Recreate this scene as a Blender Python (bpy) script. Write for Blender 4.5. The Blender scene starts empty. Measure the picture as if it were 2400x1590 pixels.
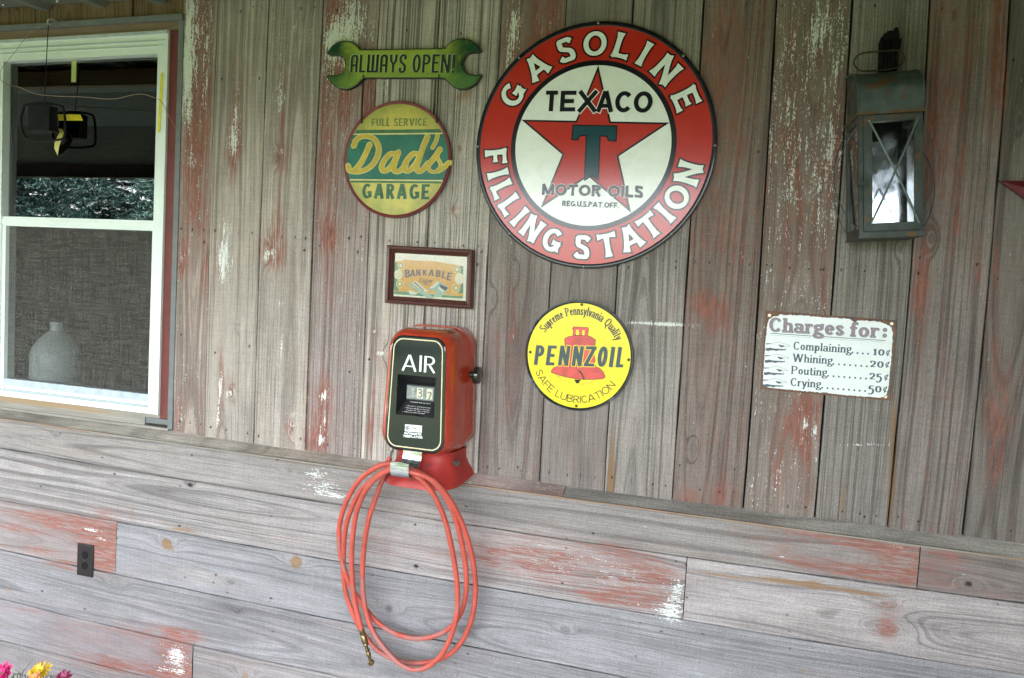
import bpy, bmesh, math, random
import numpy as np
from mathutils import Vector, Matrix
random.seed(7)
SC = bpy.context.scene
COL = SC.collection
PI = math.pi
rad = math.radians

# ------------------------------------------------------------------ camera
# rows: camera right / down / forward in (X, -Z, Y) world coordinates
R3 = np.array([[0.95122763, -0.05430404, 0.30367263],
               [0.06981652, 0.99673929, -0.04045288],
               [-0.30048569, 0.05968127, 0.95191728]])
FPX, DIST, EYE = 1830.0, 2.35, 1.6
cam_data = bpy.data.cameras.new("camera")
cam_data.sensor_width = 36.0
cam_data.lens = FPX / 2400 * 36.0
cam_data.clip_start = 0.02
cam_data.clip_end = 2000
cam = bpy.data.objects.new("camera", cam_data)
COL.objects.link(cam)


def w3(v):
    return Vector((v[0], v[2], -v[1]))


cr, cd, cf = w3(R3[0]), w3(R3[1]), w3(R3[2])
M = Matrix((cr, -cd, -cf)).transposed().to_4x4()
M.translation = Vector((0, -DIST, EYE))
cam.matrix_world = M
SC.camera = cam

# ------------------------------------------------------------------ sky, sun, exposure
SUN_EL, SUN_AZ = 48.0, -35.0     # the sun stands behind the house, so the porch is in open shade
world = bpy.data.worlds.new("World")
SC.world = world
world.use_nodes = True
wn = world.node_tree.nodes
sky = wn.new("ShaderNodeTexSky")
sky.sky_type = 'NISHITA'
sky.sun_disc = False
sky.sun_elevation = rad(SUN_EL)
sky.sun_rotation = rad(SUN_AZ)
sky.dust_density = 3.0
sky.air_density = 1.0
wn["Background"].inputs[1].default_value = 0.15
haze = wn.new("ShaderNodeHueSaturation")      # thin high cloud: a paler sky
haze.inputs["Saturation"].default_value = 0.35
world.node_tree.links.new(sky.outputs[0], haze.inputs["Color"])
world.node_tree.links.new(haze.outputs[0], wn["Background"].inputs[0])
sun_d = bpy.data.lights.new("sun", 'SUN')
sun_d.energy = 2.4
sun_d.angle = rad(0.5)
sun_d.color = (1.0, 0.95, 0.87)
sun = bpy.data.objects.new("sun", sun_d)
COL.objects.link(sun)
sdir = Vector((math.sin(rad(SUN_AZ)) * math.cos(rad(SUN_EL)), math.cos(rad(SUN_AZ)) * math.cos(rad(SUN_EL)), math.sin(rad(SUN_EL))))
sun.rotation_euler = sdir.to_track_quat('Z', 'Y').to_euler()
sun.location = (0, 6, 12)
SC.view_settings.view_transform = 'Standard'
SC.view_settings.look = 'None'
SC.view_settings.exposure = 4.28
SC.view_settings.gamma = 1.0
SC.render.engine = 'CYCLES'
SC.cycles.use_denoising = True
SC.cycles.denoising_prefilter = 'NONE'
SC.cycles.max_bounces = 8
SC.cycles.diffuse_bounces = 5
SC.cycles.transparent_max_bounces = 12
SC.cycles.sample_clamp_indirect = 6.0
SC.cycles.caustics_reflective = False
SC.cycles.caustics_refractive = False


# ------------------------------------------------------------------ points of the wall seen at a pixel of the photograph
def at(px, py, dep=0.0):
    d = R3.T @ np.array([(px - 1200) / FPX, (py - 795) / FPX, 1.0])
    t = (DIST - dep) / d[2]
    return (float(d[0] * t), float(EYE - d[1] * t))


def zp(pts, ox, oy, s, dep=0.0):
    return [at(ox + a / s, oy + b / s, dep) for a, b in pts]


def to_px(X, dep, Z):
    X = np.asarray(X, float); Z = np.asarray(Z, float)
    P = np.stack([X, EYE - Z, np.full_like(X, DIST) - dep], -1) @ R3.T
    return 1200 + FPX * P[..., 0] / P[..., 2], 795 + FPX * P[..., 1] / P[..., 2]


# ------------------------------------------------------------------ node helper
class NT:
    def __init__(self, name):
        self.m = bpy.data.materials.new(name)
        self.m.use_nodes = True
        self.t = self.m.node_tree
        self.b = self.t.nodes["Principled BSDF"]
        self.out = self.t.nodes["Material Output"]

    def n(self, kind, **kw):
        o = self.t.nodes.new(kind)
        for k, v in kw.items():
            setattr(o, k, v)
        return o

    def link(self, a, b):
        self.t.links.new(a, b)

    def put(self, sock, v):
        if hasattr(v, "is_output") or isinstance(v, bpy.types.NodeSocket):
            self.link(v, sock)
        else:
            sock.default_value = v

    def math(self, op, a, b=0.0, c=0.0, clamp=False):
        o = self.n("ShaderNodeMath", operation=op, use_clamp=clamp)
        for i, v in enumerate((a, b, c)):
            self.put(o.inputs[i], v)
        return o.outputs[0]

    def add(self, a, b): return self.math('ADD', a, b)
    def sub(self, a, b): return self.math('SUBTRACT', a, b)
    def mul(self, a, b): return self.math('MULTIPLY', a, b)

    def step(self, x, lo, hi, a=0.0, b=1.0, smooth=True):
        o = self.n("ShaderNodeMapRange", interpolation_type='SMOOTHSTEP' if smooth else 'LINEAR')
        self.put(o.inputs[0], x)
        for i, v in zip((1, 2, 3, 4), (lo, hi, a, b)):
            self.put(o.inputs[i], v)
        return o.outputs[0]

    def mix(self, f, a, b, mode='MIX'):
        o = self.n("ShaderNodeMix", data_type='RGBA', blend_type=mode)
        self.put(o.inputs[0], f)
        self.put(o.inputs[6], a if not isinstance(a, tuple) else (*a[:3], 1))
        self.put(o.inputs[7], b if not isinstance(b, tuple) else (*b[:3], 1))
        return o.outputs[2]

    def vec(self, x, y, z):
        o = self.n("ShaderNodeCombineXYZ")
        for i, v in enumerate((x, y, z)):
            self.put(o.inputs[i], v)
        return o.outputs[0]

    def noise(self, v, scale=1.0, detail=2.0, rough=0.5, dist=0.0):
        o = self.n("ShaderNodeTexNoise")
        if v is not None:
            self.link(v, o.inputs["Vector"])
        o.inputs["Scale"].default_value = scale
        o.inputs["Detail"].default_value = detail
        o.inputs["Roughness"].default_value = rough
        o.inputs["Distortion"].default_value = dist
        return o.outputs[0]

    def attr(self, name):
        return self.n("ShaderNodeAttribute", attribute_name=name)

    def sep(self, c):
        o = self.n("ShaderNodeSeparateColor")
        self.link(c, o.inputs[0])
        return o.outputs

    def obj(self):
        return self.n("ShaderNodeTexCoord").outputs["Object"]

    def bump(self, h, strength=0.3, dist=0.002):
        o = self.n("ShaderNodeBump")
        o.inputs["Strength"].default_value = strength
        o.inputs["Distance"].default_value = dist
        self.link(h, o.inputs["Height"])
        self.link(o.outputs[0], self.b.inputs["Normal"])

    def set(self, **kw):
        for k, v in kw.items():
            self.put(self.b.inputs[k.replace("_", " ")], v)
        return self


def worn(name, col, rough=0.5, metallic=0.0, var=0.18, scale=40.0, alt=None, altamt=0.0, altscale=25.0, spec=0.5, rvar=0.15, coat=0.0, bump=0.0, stretch=None):
    """a plain paint, metal or plastic with uneven tone, patches of a second colour and uneven gloss"""
    n = NT(name)
    v = n.obj()
    if stretch:
        mp = n.n("ShaderNodeMapping")
        mp.inputs["Scale"].default_value = stretch
        n.link(v, mp.inputs[0])
        v = mp.outputs[0]
    a = n.noise(v, scale, 4, 0.6)
    k = n.step(a, 0.3, 0.7, 1 - var, 1 + var, smooth=False)
    c = n.mix(1.0, col, n.vec(k, k, k), 'MULTIPLY')
    if alt:
        b = n.noise(v, altscale, 5, 0.65)
        c = n.mix(n.step(b, 0.72 - 0.42 * altamt, 0.8 - 0.42 * altamt), c, alt)
    n.set(Base_Color=c, Metallic=metallic)
    n.put(n.b.inputs["Roughness"], n.step(n.noise(v, scale * 0.4, 3), 0.3, 0.7, max(0.03, rough - rvar), min(1, rough + rvar), smooth=False))
    n.b.inputs["Specular IOR Level"].default_value = spec
    n.b.inputs["Coat Weight"].default_value = coat
    if bump:
        n.bump(a, bump, 0.002)
    return n.m


def wood_material(name, rough, spec):
    n = NT(name)
    g = n.attr("grain"); r, l, seed = n.sep(g.outputs["Color"])[:3]; c = g.outputs["Alpha"]
    t = n.attr("tone"); tone = t.outputs["Color"]; ringk = t.outputs["Alpha"]
    p = n.attr("paint"); red, white, dark = n.sep(p.outputs["Color"])[:3]; och = p.outputs["Alpha"]
    ring = n.noise(n.vec(n.mul(r, 165.0), n.mul(l, 0.55), seed), 1, 3.0, 0.62)
    late = n.step(ring, 0.36, 0.56, smooth=True)
    fib = n.noise(n.vec(n.mul(c, 480.0), n.mul(l, 7.0), n.add(seed, 3.3)), 1, 4, 0.72)
    mott = n.noise(n.vec(n.mul(c, 13.0), n.mul(l, 3.5), n.add(seed, 8.1)), 1, 4, 0.6)
    stain = n.noise(n.vec(n.mul(c, 30.0), n.mul(l, 2.0), n.add(seed, 5.7)), 1, 3, 0.6)
    kr = n.add(1.0, n.mul(ringk, n.sub(late, 0.62)))
    kf = n.step(fib, 0.25, 0.75, 0.54, 1.44, smooth=False)
    km = n.step(mott, 0.25, 0.75, 0.78, 1.2, smooth=False)
    grit = n.noise(n.vec(n.mul(c, 360.0), n.mul(l, 210.0), n.add(seed, 4.4)), 1, 3, 0.75)
    saw = n.noise(n.vec(n.mul(c, 9.0), n.mul(l, 170.0), n.add(seed, 6.6)), 1, 2, 0.5)
    kg = n.add(n.step(grit, 0.25, 0.75, 0.66, 1.34, smooth=False), n.mul(n.sub(saw, 0.5), 0.22))
    k = n.mul(n.mul(n.mul(kr, kf), km), kg)
    crack = n.noise(n.vec(n.mul(c, 230.0), n.mul(l, 0.8), n.add(seed, 11.0)), 1, 2, 0.5)
    k = n.mul(k, n.step(crack, 0.68, 0.76, 1.0, 0.45))
    base = n.mix(1.0, tone, n.vec(k, k, k), 'MULTIPLY')
    base = n.mix(n.step(stain, 0.5, 0.75, 0.0, 0.35), base, n.mix(1.0, base, (1.08, 0.93, 0.8), 'MULTIPLY'))
    # faded red barn paint left between the grain
    fl = n.noise(n.vec(n.mul(c, 120.0), n.mul(l, 24.0), n.add(seed, 1.1)), 1, 6, 0.78)
    fm = n.noise(n.vec(n.mul(c, 26.0), n.mul(l, 5.0), n.add(seed, 2.9)), 1, 4, 0.65)
    rv = n.add(n.add(red, n.mul(n.sub(fl, 0.5), 1.3)), n.mul(n.sub(fib, 0.5), 2.1))
    rv = n.add(n.add(rv, n.mul(n.sub(fm, 0.5), 1.0)), n.mul(n.sub(grit, 0.5), 1.1))
    rv = n.add(rv, n.mul(n.sub(late, 0.5), -0.25))
    rf = n.add(n.mul(n.step(rv, 0.40, 0.64), 0.66), n.mul(n.step(n.add(red, n.mul(n.sub(fm, .5), .6)), -.05, 0.7), 0.20))
    scr = n.step(n.noise(n.vec(n.mul(c, 200.0), n.mul(l, 12.0), n.add(seed, 7.7)), 1, 4, 0.7), 0.40, 0.53)
    rf = n.mul(rf, n.add(0.28, n.mul(scr, 0.86)))
    redc = n.mix(n.step(fl, 0.3, 0.7), (0.185, 0.066, 0.047), (0.31, 0.125, 0.095))
    base = n.mix(rf, base, redc)
    # scraps of white paint
    f2 = n.noise(n.vec(n.mul(c, 260.0), n.mul(l, 115.0), n.add(seed, 2.2)), 1, 4, 0.7)
    f3 = n.noise(n.vec(n.mul(c, 110.0), n.mul(l, 11.0), n.add(seed, 9.2)), 1, 3, 0.65)
    wv = n.add(n.add(n.add(white, n.mul(n.sub(f2, 0.5), 2.6)), n.mul(n.sub(f3, 0.5), 2.0)), n.mul(n.sub(fib, 0.5), 1.6))
    wf = n.step(wv, 0.52, 0.62)
    base = n.mix(n.mul(wf, 0.95), base, n.mix(fib, (0.58, 0.60, 0.55), (0.80, 0.81, 0.77)))
    # orange knots and rust runs, dark weathering, nail holes
    base = n.mix(n.mul(n.step(n.add(och, n.mul(n.sub(fib, 0.5), 0.5)), 0.2, 0.9), 0.8), base, (0.235, 0.125, 0.05))
    dk = n.step(n.add(dark, n.mul(n.sub(fib, 0.5), 0.35)), 0.12, 1.0, 1.0, 0.1)
    base = n.mix(1.0, base, n.vec(dk, dk, dk), 'MULTIPLY')
    n.set(Base_Color=base)
    n.put(n.b.inputs["Roughness"], n.step(n.add(late, fib), 0.4, 1.6, rough + 0.12, rough - 0.12, smooth=False))
    n.b.inputs["Specular IOR Level"].default_value = spec
    h = n.add(n.add(n.mul(late, 0.6), n.mul(fib, 0.7)), n.mul(wf, 0.5))
    n.bump(h, 0.5, 0.0016)
    return n.m


def plainwood(name, col, axis=0, rough=0.75, k=1.0, alt=None, altamt=0.0):
    n = NT(name)
    v = n.obj()
    mp = n.n("ShaderNodeMapping")
    mp.inputs["Scale"].default_value = [(4, 160, 160), (160, 160, 4), (160, 4, 160)][axis]
    n.link(v, mp.inputs[0])
    a = n.noise(mp.outputs[0], k, 4, 0.65)
    kk = n.step(a, 0.25, 0.75, 0.62, 1.3, smooth=False)
    c = n.mix(1.0, col, n.vec(kk, kk, kk), 'MULTIPLY')
    if alt:
        b = n.noise(mp.outputs[0], 0.22, 4, 0.6)
        c = n.mix(n.step(b, 0.62 - 0.3 * altamt, 0.72 - 0.3 * altamt), c, alt)
    n.set(Base_Color=c, Roughness=rough)
    n.bump(a, 0.3, 0.002)
    return n.m


def glass(name, tint=(1, 1, 1), rough=0.0, ior=1.5, dirt=0.0, gain=1.8):
    n = NT(name)
    tr = n.n("ShaderNodeBsdfTransparent"); tr.inputs[0].default_value = (*tint, 1)
    gl = n.n("ShaderNodeBsdfGlossy"); gl.inputs["Roughness"].default_value = rough
    fr = n.n("ShaderNodeFresnel"); fr.inputs[0].default_value = ior
    mx = n.n("ShaderNodeMixShader")
    n.link(n.math('MULTIPLY', fr.outputs[0], gain, clamp=True), mx.inputs[0])
    n.link(tr.outputs[0], mx.inputs[1]); n.link(gl.outputs[0], mx.inputs[2])
    res = mx.outputs[0]
    if dirt:
        df = n.n("ShaderNodeBsdfDiffuse"); df.inputs[0].default_value = (0.6, 0.62, 0.6, 1)
        m2 = n.n("ShaderNodeMixShader")
        d = n.mul(n.step(n.noise(n.obj(), 90, 5, 0.7), 0.6, 0.78), dirt)
        n.link(d, m2.inputs[0]); n.link(res, m2.inputs[1]); n.link(df.outputs[0], m2.inputs[2])
        res = m2.outputs[0]
    n.link(res, n.out.inputs[0])
    return n.m


# ------------------------------------------------------------------ objects
def thing(name, label, cat, loc=(0, 0, 0), group=None, kind=None):
    o = bpy.data.objects.new(name, None)
    COL.objects.link(o)
    o.empty_display_size = 0.05
    o.location = loc
    o["label"] = label
    o["category"] = cat
    if group: o["group"] = group
    if kind: o["kind"] = kind
    return o


def root_loc(o):
    p = Vector((0, 0, 0))
    while o is not None:
        p += o.location
        o = o.parent
    return p


class MB:
    def __init__(s):
        s.v = []; s.f = []; s.m = []

    def add(s, vs, fs, mi=0):
        b = len(s.v)
        s.v += [tuple(v) for v in vs]
        s.f += [tuple(b + i for i in f) for f in fs]
        s.m += [mi] * len(fs)

    def box(s, x0, x1, y0, y1, z0, z1, mi=0):
        vs = [(x, y, z) for x in (x0, x1) for y in (y0, y1) for z in (z0, z1)]
        s.add(vs, [(0, 1, 3, 2), (4, 6, 7, 5), (0, 4, 5, 1), (2, 3, 7, 6), (0, 2, 6, 4), (1, 5, 7, 3)], mi)

    def slab(s, pts, d0, d1, mi=0, mside=None):
        """outline in (X, Z), extruded from depth d0 (back) to d1 (front)"""
        n = len(pts)
        a = sum(pts[i][0] * pts[(i + 1) % n][1] - pts[(i + 1) % n][0] * pts[i][1] for i in range(n))
        if a < 0: pts = pts[::-1]
        vs = [(x, -d1, z) for x, z in pts] + [(x, -d0, z) for x, z in pts]
        if n <= 5:
            s.add(vs, [tuple(range(n))], mi)
        else:
            s.fill(pts, d1, mi)
        s.add(vs, [(i, n + i, n + (i + 1) % n, (i + 1) % n) for i in range(n)], mi if mside is None else mside)

    def fill(s, pts, d, mi=0):
        """a flat outline, concave or not, cut into triangles"""
        from mathutils.geometry import tessellate_polygon
        P = [Vector((x, z, 0)) for x, z in pts]
        tr = []
        for t in tessellate_polygon([P]):
            a = (P[t[1]] - P[t[0]]).cross(P[t[2]] - P[t[0]]).z
            tr.append(tuple(t) if a > 0 else tuple(t)[::-1])
        s.add([(x, -d, z) for x, z in pts], tr, mi)

    def disc(s, cx, cz, rx, rz, d, mi=0, n=96, inner=0.0):
        a = [2 * PI * i / n for i in range(n)]
        if inner:
            vs = [(cx + rx * math.cos(t), -d, cz + rz * math.sin(t)) for t in a] + [(cx + rx * inner * math.cos(t), -d, cz + rz * inner * math.sin(t)) for t in a]
            s.add(vs, [(i, (i + 1) % n, n + (i + 1) % n, n + i) for i in range(n)], mi)
        else:
            s.add([(cx + rx * math.cos(t), -d, cz + rz * math.sin(t)) for t in a], [tuple(range(n))], mi)

    def lathe(s, prof, c, ax=(0, -1, 0), n=32, mi=0, sx=1.0, sz=1.0):
        """profile of (radius, along) about an axis through c"""
        ax = Vector(ax).normalized()
        u = ax.orthogonal().normalized()
        if abs(ax.y) > 0.99: u = Vector((1, 0, 0))
        w = ax.cross(u)
        vs = []; fs = []
        for r, h in prof:
            for i in range(n):
                t = 2 * PI * i / n
                vs.append(Vector(c) + ax * h + u * (r * sx * math.cos(t)) + w * (r * sz * math.sin(t)))
        for k in range(len(prof) - 1):
            for i in range(n):
                j = (i + 1) % n
                fs.append((k * n + i, k * n + j, (k + 1) * n + j, (k + 1) * n + i))
        if prof[0][0] > 1e-6: fs.append(tuple(range(n - 1, -1, -1)))
        if prof[-1][0] > 1e-6: fs.append(tuple((len(prof) - 1) * n + i for i in range(n)))
        s.add(vs, fs, mi)

    def tube(s, pts, r, n=10, mi=0, closed=False, rs=None):
        P = [Vector(p) for p in pts]
        m = len(P)
        tang = []
        for i in range(m):
            a = P[(i - 1) % m] if (closed or i > 0) else P[i]
            b = P[(i + 1) % m] if (closed or i < m - 1) else P[i]
            tang.append((b - a).normalized())
        u = tang[0].orthogonal().normalized()
        vs = []; fs = []
        for i in range(m):
            t = tang[i]
            u = (u - t * u.dot(t))
            if u.length < 1e-6: u = t.orthogonal()
            u.normalize()
            w = t.cross(u)
            rr = rs[i] if rs else r
            for k in range(n):
                a = 2 * PI * k / n
                vs.append(P[i] + u * (rr * math.cos(a)) + w * (rr * math.sin(a)))
        for i in range(m if closed else m - 1):
            j = (i + 1) % m
            for k in range(n):
                l = (k + 1) % n
                fs.append((i * n + k, i * n + l, j * n + l, j * n + k))
        if not closed:
            fs.append(tuple(range(n - 1, -1, -1)))
            fs.append(tuple((m - 1) * n + k for k in range(n)))
        s.add(vs, fs, mi)

    def loft(s, secs, mi=0, cap0=True, cap1=True):
        """closed sections, each a list of 3-D points of equal length"""
        n = len(secs[0])
        vs = [p for sec in secs for p in sec]
        fs = []
        for k in range(len(secs) - 1):
            for i in range(n):
                j = (i + 1) % n
                fs.append((k * n + i, k * n + j, (k + 1) * n + j, (k + 1) * n + i))
        if cap0: fs.append(tuple(range(n - 1, -1, -1)))
        if cap1: fs.append(tuple((len(secs) - 1) * n + i for i in range(n)))
        s.add(vs, fs, mi)

    def bar(s, a, b, w, h, mi=0):
        a = Vector(a); b = Vector(b); d = (b - a).normalized()
        u = d.cross(Vector((0, 1, 0)))
        if u.length < 1e-4: u = Vector((1, 0, 0))
        u.normalize(); q = d.cross(u)
        vs = [p + u * (w / 2 * i) + q * (h / 2 * j) for p in (a, b) for i, j in ((-1, -1), (1, -1), (1, 1), (-1, 1))]
        s.add(vs, [(3, 2, 1, 0), (4, 5, 6, 7)] + [(i, (i + 1) % 4, 4 + (i + 1) % 4, 4 + i) for i in range(4)], mi)

    def build(s, name, mats, parent=None, smooth=None, label=None, kind=None, fix=True):
        me = bpy.data.meshes.new(name)
        off = root_loc(parent)
        me.from_pydata([(x - off.x, y - off.y, z - off.z) for x, y, z in s.v], [], s.f)
        for m in (mats if isinstance(mats, (list, tuple)) else [mats]):
            me.materials.append(m)
        me.polygons.foreach_set("material_index", s.m)
        if fix:
            bm = bmesh.new(); bm.from_mesh(me)
            bmesh.ops.recalc_face_normals(bm, faces=bm.faces)
            bm.to_mesh(me); bm.free()
        if smooth:
            me.polygons.foreach_set("use_smooth", [True] * len(me.polygons))
            me.set_sharp_from_angle(angle=rad(smooth))
        me.update()
        o = bpy.data.objects.new(name, me)
        COL.objects.link(o)
        if parent is not None: o.parent = parent
        if label: o["label"] = label
        if kind: o["kind"] = kind
        return o


def tag(o, label, cat, group=None, kind=None):
    o["label"] = label
    if cat: o["category"] = cat
    if group: o["group"] = group
    if kind: o["kind"] = kind
    return o


def spline(pts, n=8, closed=False):
    P = [np.array(p, float) for p in pts]
    m = len(P); out = []
    for i in range(m if closed else m - 1):
        p0 = P[(i - 1) % m] if (closed or i > 0) else 2 * P[0] - P[1]
        p1 = P[i]; p2 = P[(i + 1) % m]
        p3 = P[(i + 2) % m] if (closed or i < m - 2) else 2 * P[-1] - P[-2]
        for k in range(n):
            t = k / n
            out.append(0.5 * ((2 * p1) + (p2 - p0) * t + (2 * p0 - 5 * p1 + 4 * p2 - p3) * t * t + (3 * p1 - p0 - 3 * p2 + p3) * t ** 3))
    if not closed: out.append(P[-1])
    return out


def ell(cx, cy, rx, ry, a0=0, a1=360, n=20):
    return [(cx + rx * math.cos(rad(a0 + (a1 - a0) * i / n)), cy + ry * math.sin(rad(a0 + (a1 - a0) * i / n))) for i in range(n + 1)]


# ------------------------------------------------------------------ lettering drawn as strokes
def S(*p): return spline(p, 6)


def glyph(ch, t, v, X=0.66):
    """strokes of a letter of cap height 1; t, v: horizontal and vertical stroke widths"""
    T = 1 - t / 2; B = t / 2; hv = v / 2; m = 0.5
    L = lambda *p: list(p)
    r = 0.5 - t / 2
    if ch == 'A': w = .82 + v * .3; c = w / 2; return w, [L((hv, 0), (c - hv * .15, 1)), L((c + hv * .15, 1), (w - hv, 0)), L((w * .22, .3), (w * .78, .3))]
    if ch == 'a': w = .5; return w, [S((.07, X - .17), (.13, X - t * .6), (.25, X - B), (.38, X - .1), (.4, X - .22)) + [(.4, 0)], ell(.22, .19, .17, .19 - t / 2 + .01, 40, 400, 16)]
    if ch == 'B': w = .66 + v * .3; return w, [L((hv, 0), (hv, 1)), L((hv, T), (w * .5, T)) + ell(w * .5, .755, w * .5 - hv - .04, .245 - B, 90, -90, 10)[1:] + [(hv, m)], L((w * .5, m)) + ell(w * .5, .26, w * .5 - hv, .26 - B, 90, -90, 10)[1:] + [(hv, B)]]
    if ch == 'C': w = .62 + v * .25; return w, [ell(w * .54, m, w * .54 - hv, r, 40, 320, 26)]
    if ch == 'c': w = .46; return w, [ell(.25, X / 2, .25 - hv, X / 2 - B, 45, 315, 20)]
    if ch == 'D': w = .75 + v * .3; return w, [L((hv, 0), (hv, 1)), L((hv, T), (w * .4, T)) + ell(w * .4, m, w * .6 - hv, r, 90, -90, 16)[1:] + [(hv, B)]]
    if ch == 'd': w = .52; return w, [ell(.23, X / 2, .23 - hv, X / 2 - B, 0, 360, 20), L((.44, 0), (.44, 1))]
    if ch == 'E': w = .56 + v * .4; return w, [L((hv, 0), (hv, 1)), L((0, T), (w, T)), L((hv, m), (w * .88, m)), L((0, B), (w, B))]
    if ch == 'e': w = .48; return w, [ell(.25, X / 2, .25 - hv, X / 2 - B, 5, 320, 22), L((hv, X / 2 + .02), (.5 - hv, X / 2 + .02))]
    if ch == 'F': w = .54 + v * .4; return w, [L((hv, 0), (hv, 1)), L((0, T), (w, T)), L((hv, m - .02), (w * .85, m - .02))]
    if ch == 'f': w = .36; return w, [S((.38, .9), (.31, T), (.22, .96), (.17, .82)) + [(.17, 0)], L((.02, X - B), (.34, X - B))]
    if ch == 'G': w = .76 + v * .3; return w, [ell(w * .52, m, w * .52 - hv, r, 48, 335, 26), L((w * .55, .42), (w, .42)), L((w - hv, .42), (w - hv, .08))]
    if ch == 'g': w = .5; return w, [ell(.24, X - .2, .18, .2 - B, 0, 360, 18), ell(.25, -.14, .22, .13, 0, 360, 18), S((.16, X - .38), (.1, .13), (.2, .06), (.36, .02)), S((.36, X - .08), (.43, X), (.5, X - .02))]
    if ch == 'h': w = .56; return w, [L((hv + .04, 0), (hv + .04, 1)), S((hv + .04, X - .2), (.25, X - B), (.4, X - .06), (.46, X - .22)) + [(.46, 0)]]
    if ch == 'H': w = .74 + v * .3; return w, [L((hv, 0), (hv, 1)), L((w - hv, 0), (w - hv, 1)), L((hv, m), (w - hv, m))]
    if ch == 'I': w = v; return w, [L((hv, 0), (hv, 1))]
    if ch == 'i': w = .2; return w, [L((.1, 0), (.1, X)), L((.1, X + .15), (.1, X + .3))]
    if ch == 'K': w = .66 + v * .3; return w, [L((hv, 0), (hv, 1)), L((w - hv, 1), (hv, .38)), L((w * .38, .6), (w - hv * .8, 0))]
    if ch == 'L': w = .5 + v * .4; return w, [L((hv, 0), (hv, 1)), L((0, B), (w, B))]
    if ch == 'l': w = .2; return w, [L((.1, 0), (.1, 1))]
    if ch == 'M': w = .85 + v * .4; return w, [L((hv, 0), (hv, 1)), L((hv * .8, 1), (w / 2, .1)), L((w / 2, .1), (w - hv * .8, 1)), L((w - hv, 1), (w - hv, 0))]
    if ch == 'm': w = .84; return w, [L((.1, 0), (.1, X)), S((.1, X - .2), (.26, X - B), (.38, X - .06), (.42, X - .2)) + [(.42, 0)], S((.42, X - .2), (.58, X - B), (.7, X - .06), (.74, X - .2)) + [(.74, 0)]]
    if ch == 'N': w = .68 + v * .4; return w, [L((hv, 0), (hv, 1)), L((hv * .9, 1), (w - hv * .9, 0)), L((w - hv, 0), (w - hv, 1))]
    if ch == 'n': w = .54; return w, [L((.1, 0), (.1, X)), S((.1, X - .2), (.25, X - B), (.38, X - .06), (.44, X - .22)) + [(.44, 0)]]
    if ch == 'O': w = .82 + v * .3; return w, [ell(w / 2, m, w / 2 - hv, r, 0, 360, 36)]
    if ch == 'o': w = .5; return w, [ell(.25, X / 2, .25 - hv, X / 2 - B, 0, 360, 24)]
    if ch == 'P': w = .6 + v * .3; return w, [L((hv, 0), (hv, 1)), L((hv, T), (w * .45, T)) + ell(w * .45, .72, w * .55 - hv, .28 - B, 90, -90, 12)[1:] + [(hv, .44 + B)]]
    if ch == 'p': w = .54; return w, [L((.1, -.3), (.1, X)), ell(.3, X / 2, .24 - hv, X / 2 - B, 0, 360, 22)]
    if ch == 'Q': w = .82 + v * .3; return w, [ell(w / 2, m, w / 2 - hv, r, 0, 360, 36), S((w * .4, .15), (w * .6, -.02), (w * .8, -.2), (w * .98, -.18))]
    if ch == 'R': w = .64 + v * .3; return w, [L((hv, 0), (hv, 1)), L((hv, T), (w * .45, T)) + ell(w * .45, .73, w * .5 - hv, .27 - B, 90, -90, 12)[1:] + [(hv, .46 + B)], L((w * .48, .46), (w - hv * .7, 0))]
    if ch == 'r': w = .38; return w, [L((.1, 0), (.1, X)), S((.1, X - .25), (.2, X - .08), (.3, X - B), (.38, X - .1))]
    if ch == 'S': w = .56 + v * .3; return w, [S((w * .9, .8), (w * .7, T - .01), (w * .46, T), (w * .2, .9), (hv + .02, .74), (w * .25, .58), (w * .7, .43), (w - hv - .01, .26), (w * .78, .09), (w * .5, B), (w * .25, .05 + B * .5), (w * .06, .2))]
    if ch == 's': w = .42; return w, [S((.36, X - .14), (.26, X - B), (.14, X - .07), (.09, X - .17), (.2, X * .55), (.32, X * .38), (.36, .17), (.26, B), (.14, .05), (.06, .17))]
    if ch == 'T': w = .68 + v * .3; return w, [L((w / 2, 0), (w / 2, 1)), L((0, T), (w, T))]
    if ch == 't': w = .34; return w, [L((.16, .9), (.16, .18)) + S((.16, .18), (.19, .05), (.27, .03), (.35, .1))[1:], L((.02, X - B), (.33, X - B))]
    if ch == 'U': w = .68 + v * .3; return w, [L((hv, 1)) + ell(w / 2, w / 2, w / 2 - hv, w / 2 - B, 180, 360, 18) + [(w - hv, 1)]]
    if ch == 'u': w = .54; return w, [L((.1, X), (.1, .2)) + S((.1, .2), (.15, .05), (.27, B), (.44, .2))[1:], L((.44, X), (.44, 0))]
    if ch == 'V': w = .78 + v * .3; return w, [L((hv, 1), (w / 2, 0)), L((w / 2, 0), (w - hv, 1))]
    if ch == 'v': w = .5; return w, [L((.06, X), (.25, 0)), L((.25, 0), (.45, X))]
    if ch == 'W': w = 1.05 + v * .3; return w, [L((hv, 1), (w * .28, 0)), L((w * .28, 0), (w / 2, 1)), L((w / 2, 1), (w * .72, 0)), L((w * .72, 0), (w - hv, 1))]
    if ch == 'X': w = .76 + v * .3; return w, [L((hv, 1), (w - hv, 0)), L((hv, 0), (w - hv, 1))]
    if ch == 'Y': w = .74 + v * .3; return w, [L((hv, 1), (w / 2, .45)), L((w - hv, 1), (w / 2, .45)), L((w / 2, .5), (w / 2, 0))]
    if ch == 'y': w = .5; return w, [L((.06, X), (.26, .02)), S((.46, X), (.27, .02), (.16, -.24), (.04, -.26))]
    if ch == 'Z': w = .62 + v * .4; return w, [L((0, T), (w, T)), L((w - hv, T), (hv, B)), L((0, B), (w, B))]
    if ch == '1': w = .4; return w, [L((.22, 0), (.22, .66)), L((.06, .52), (.22, .63)), L((.06, B), (.38, B))]
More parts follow.
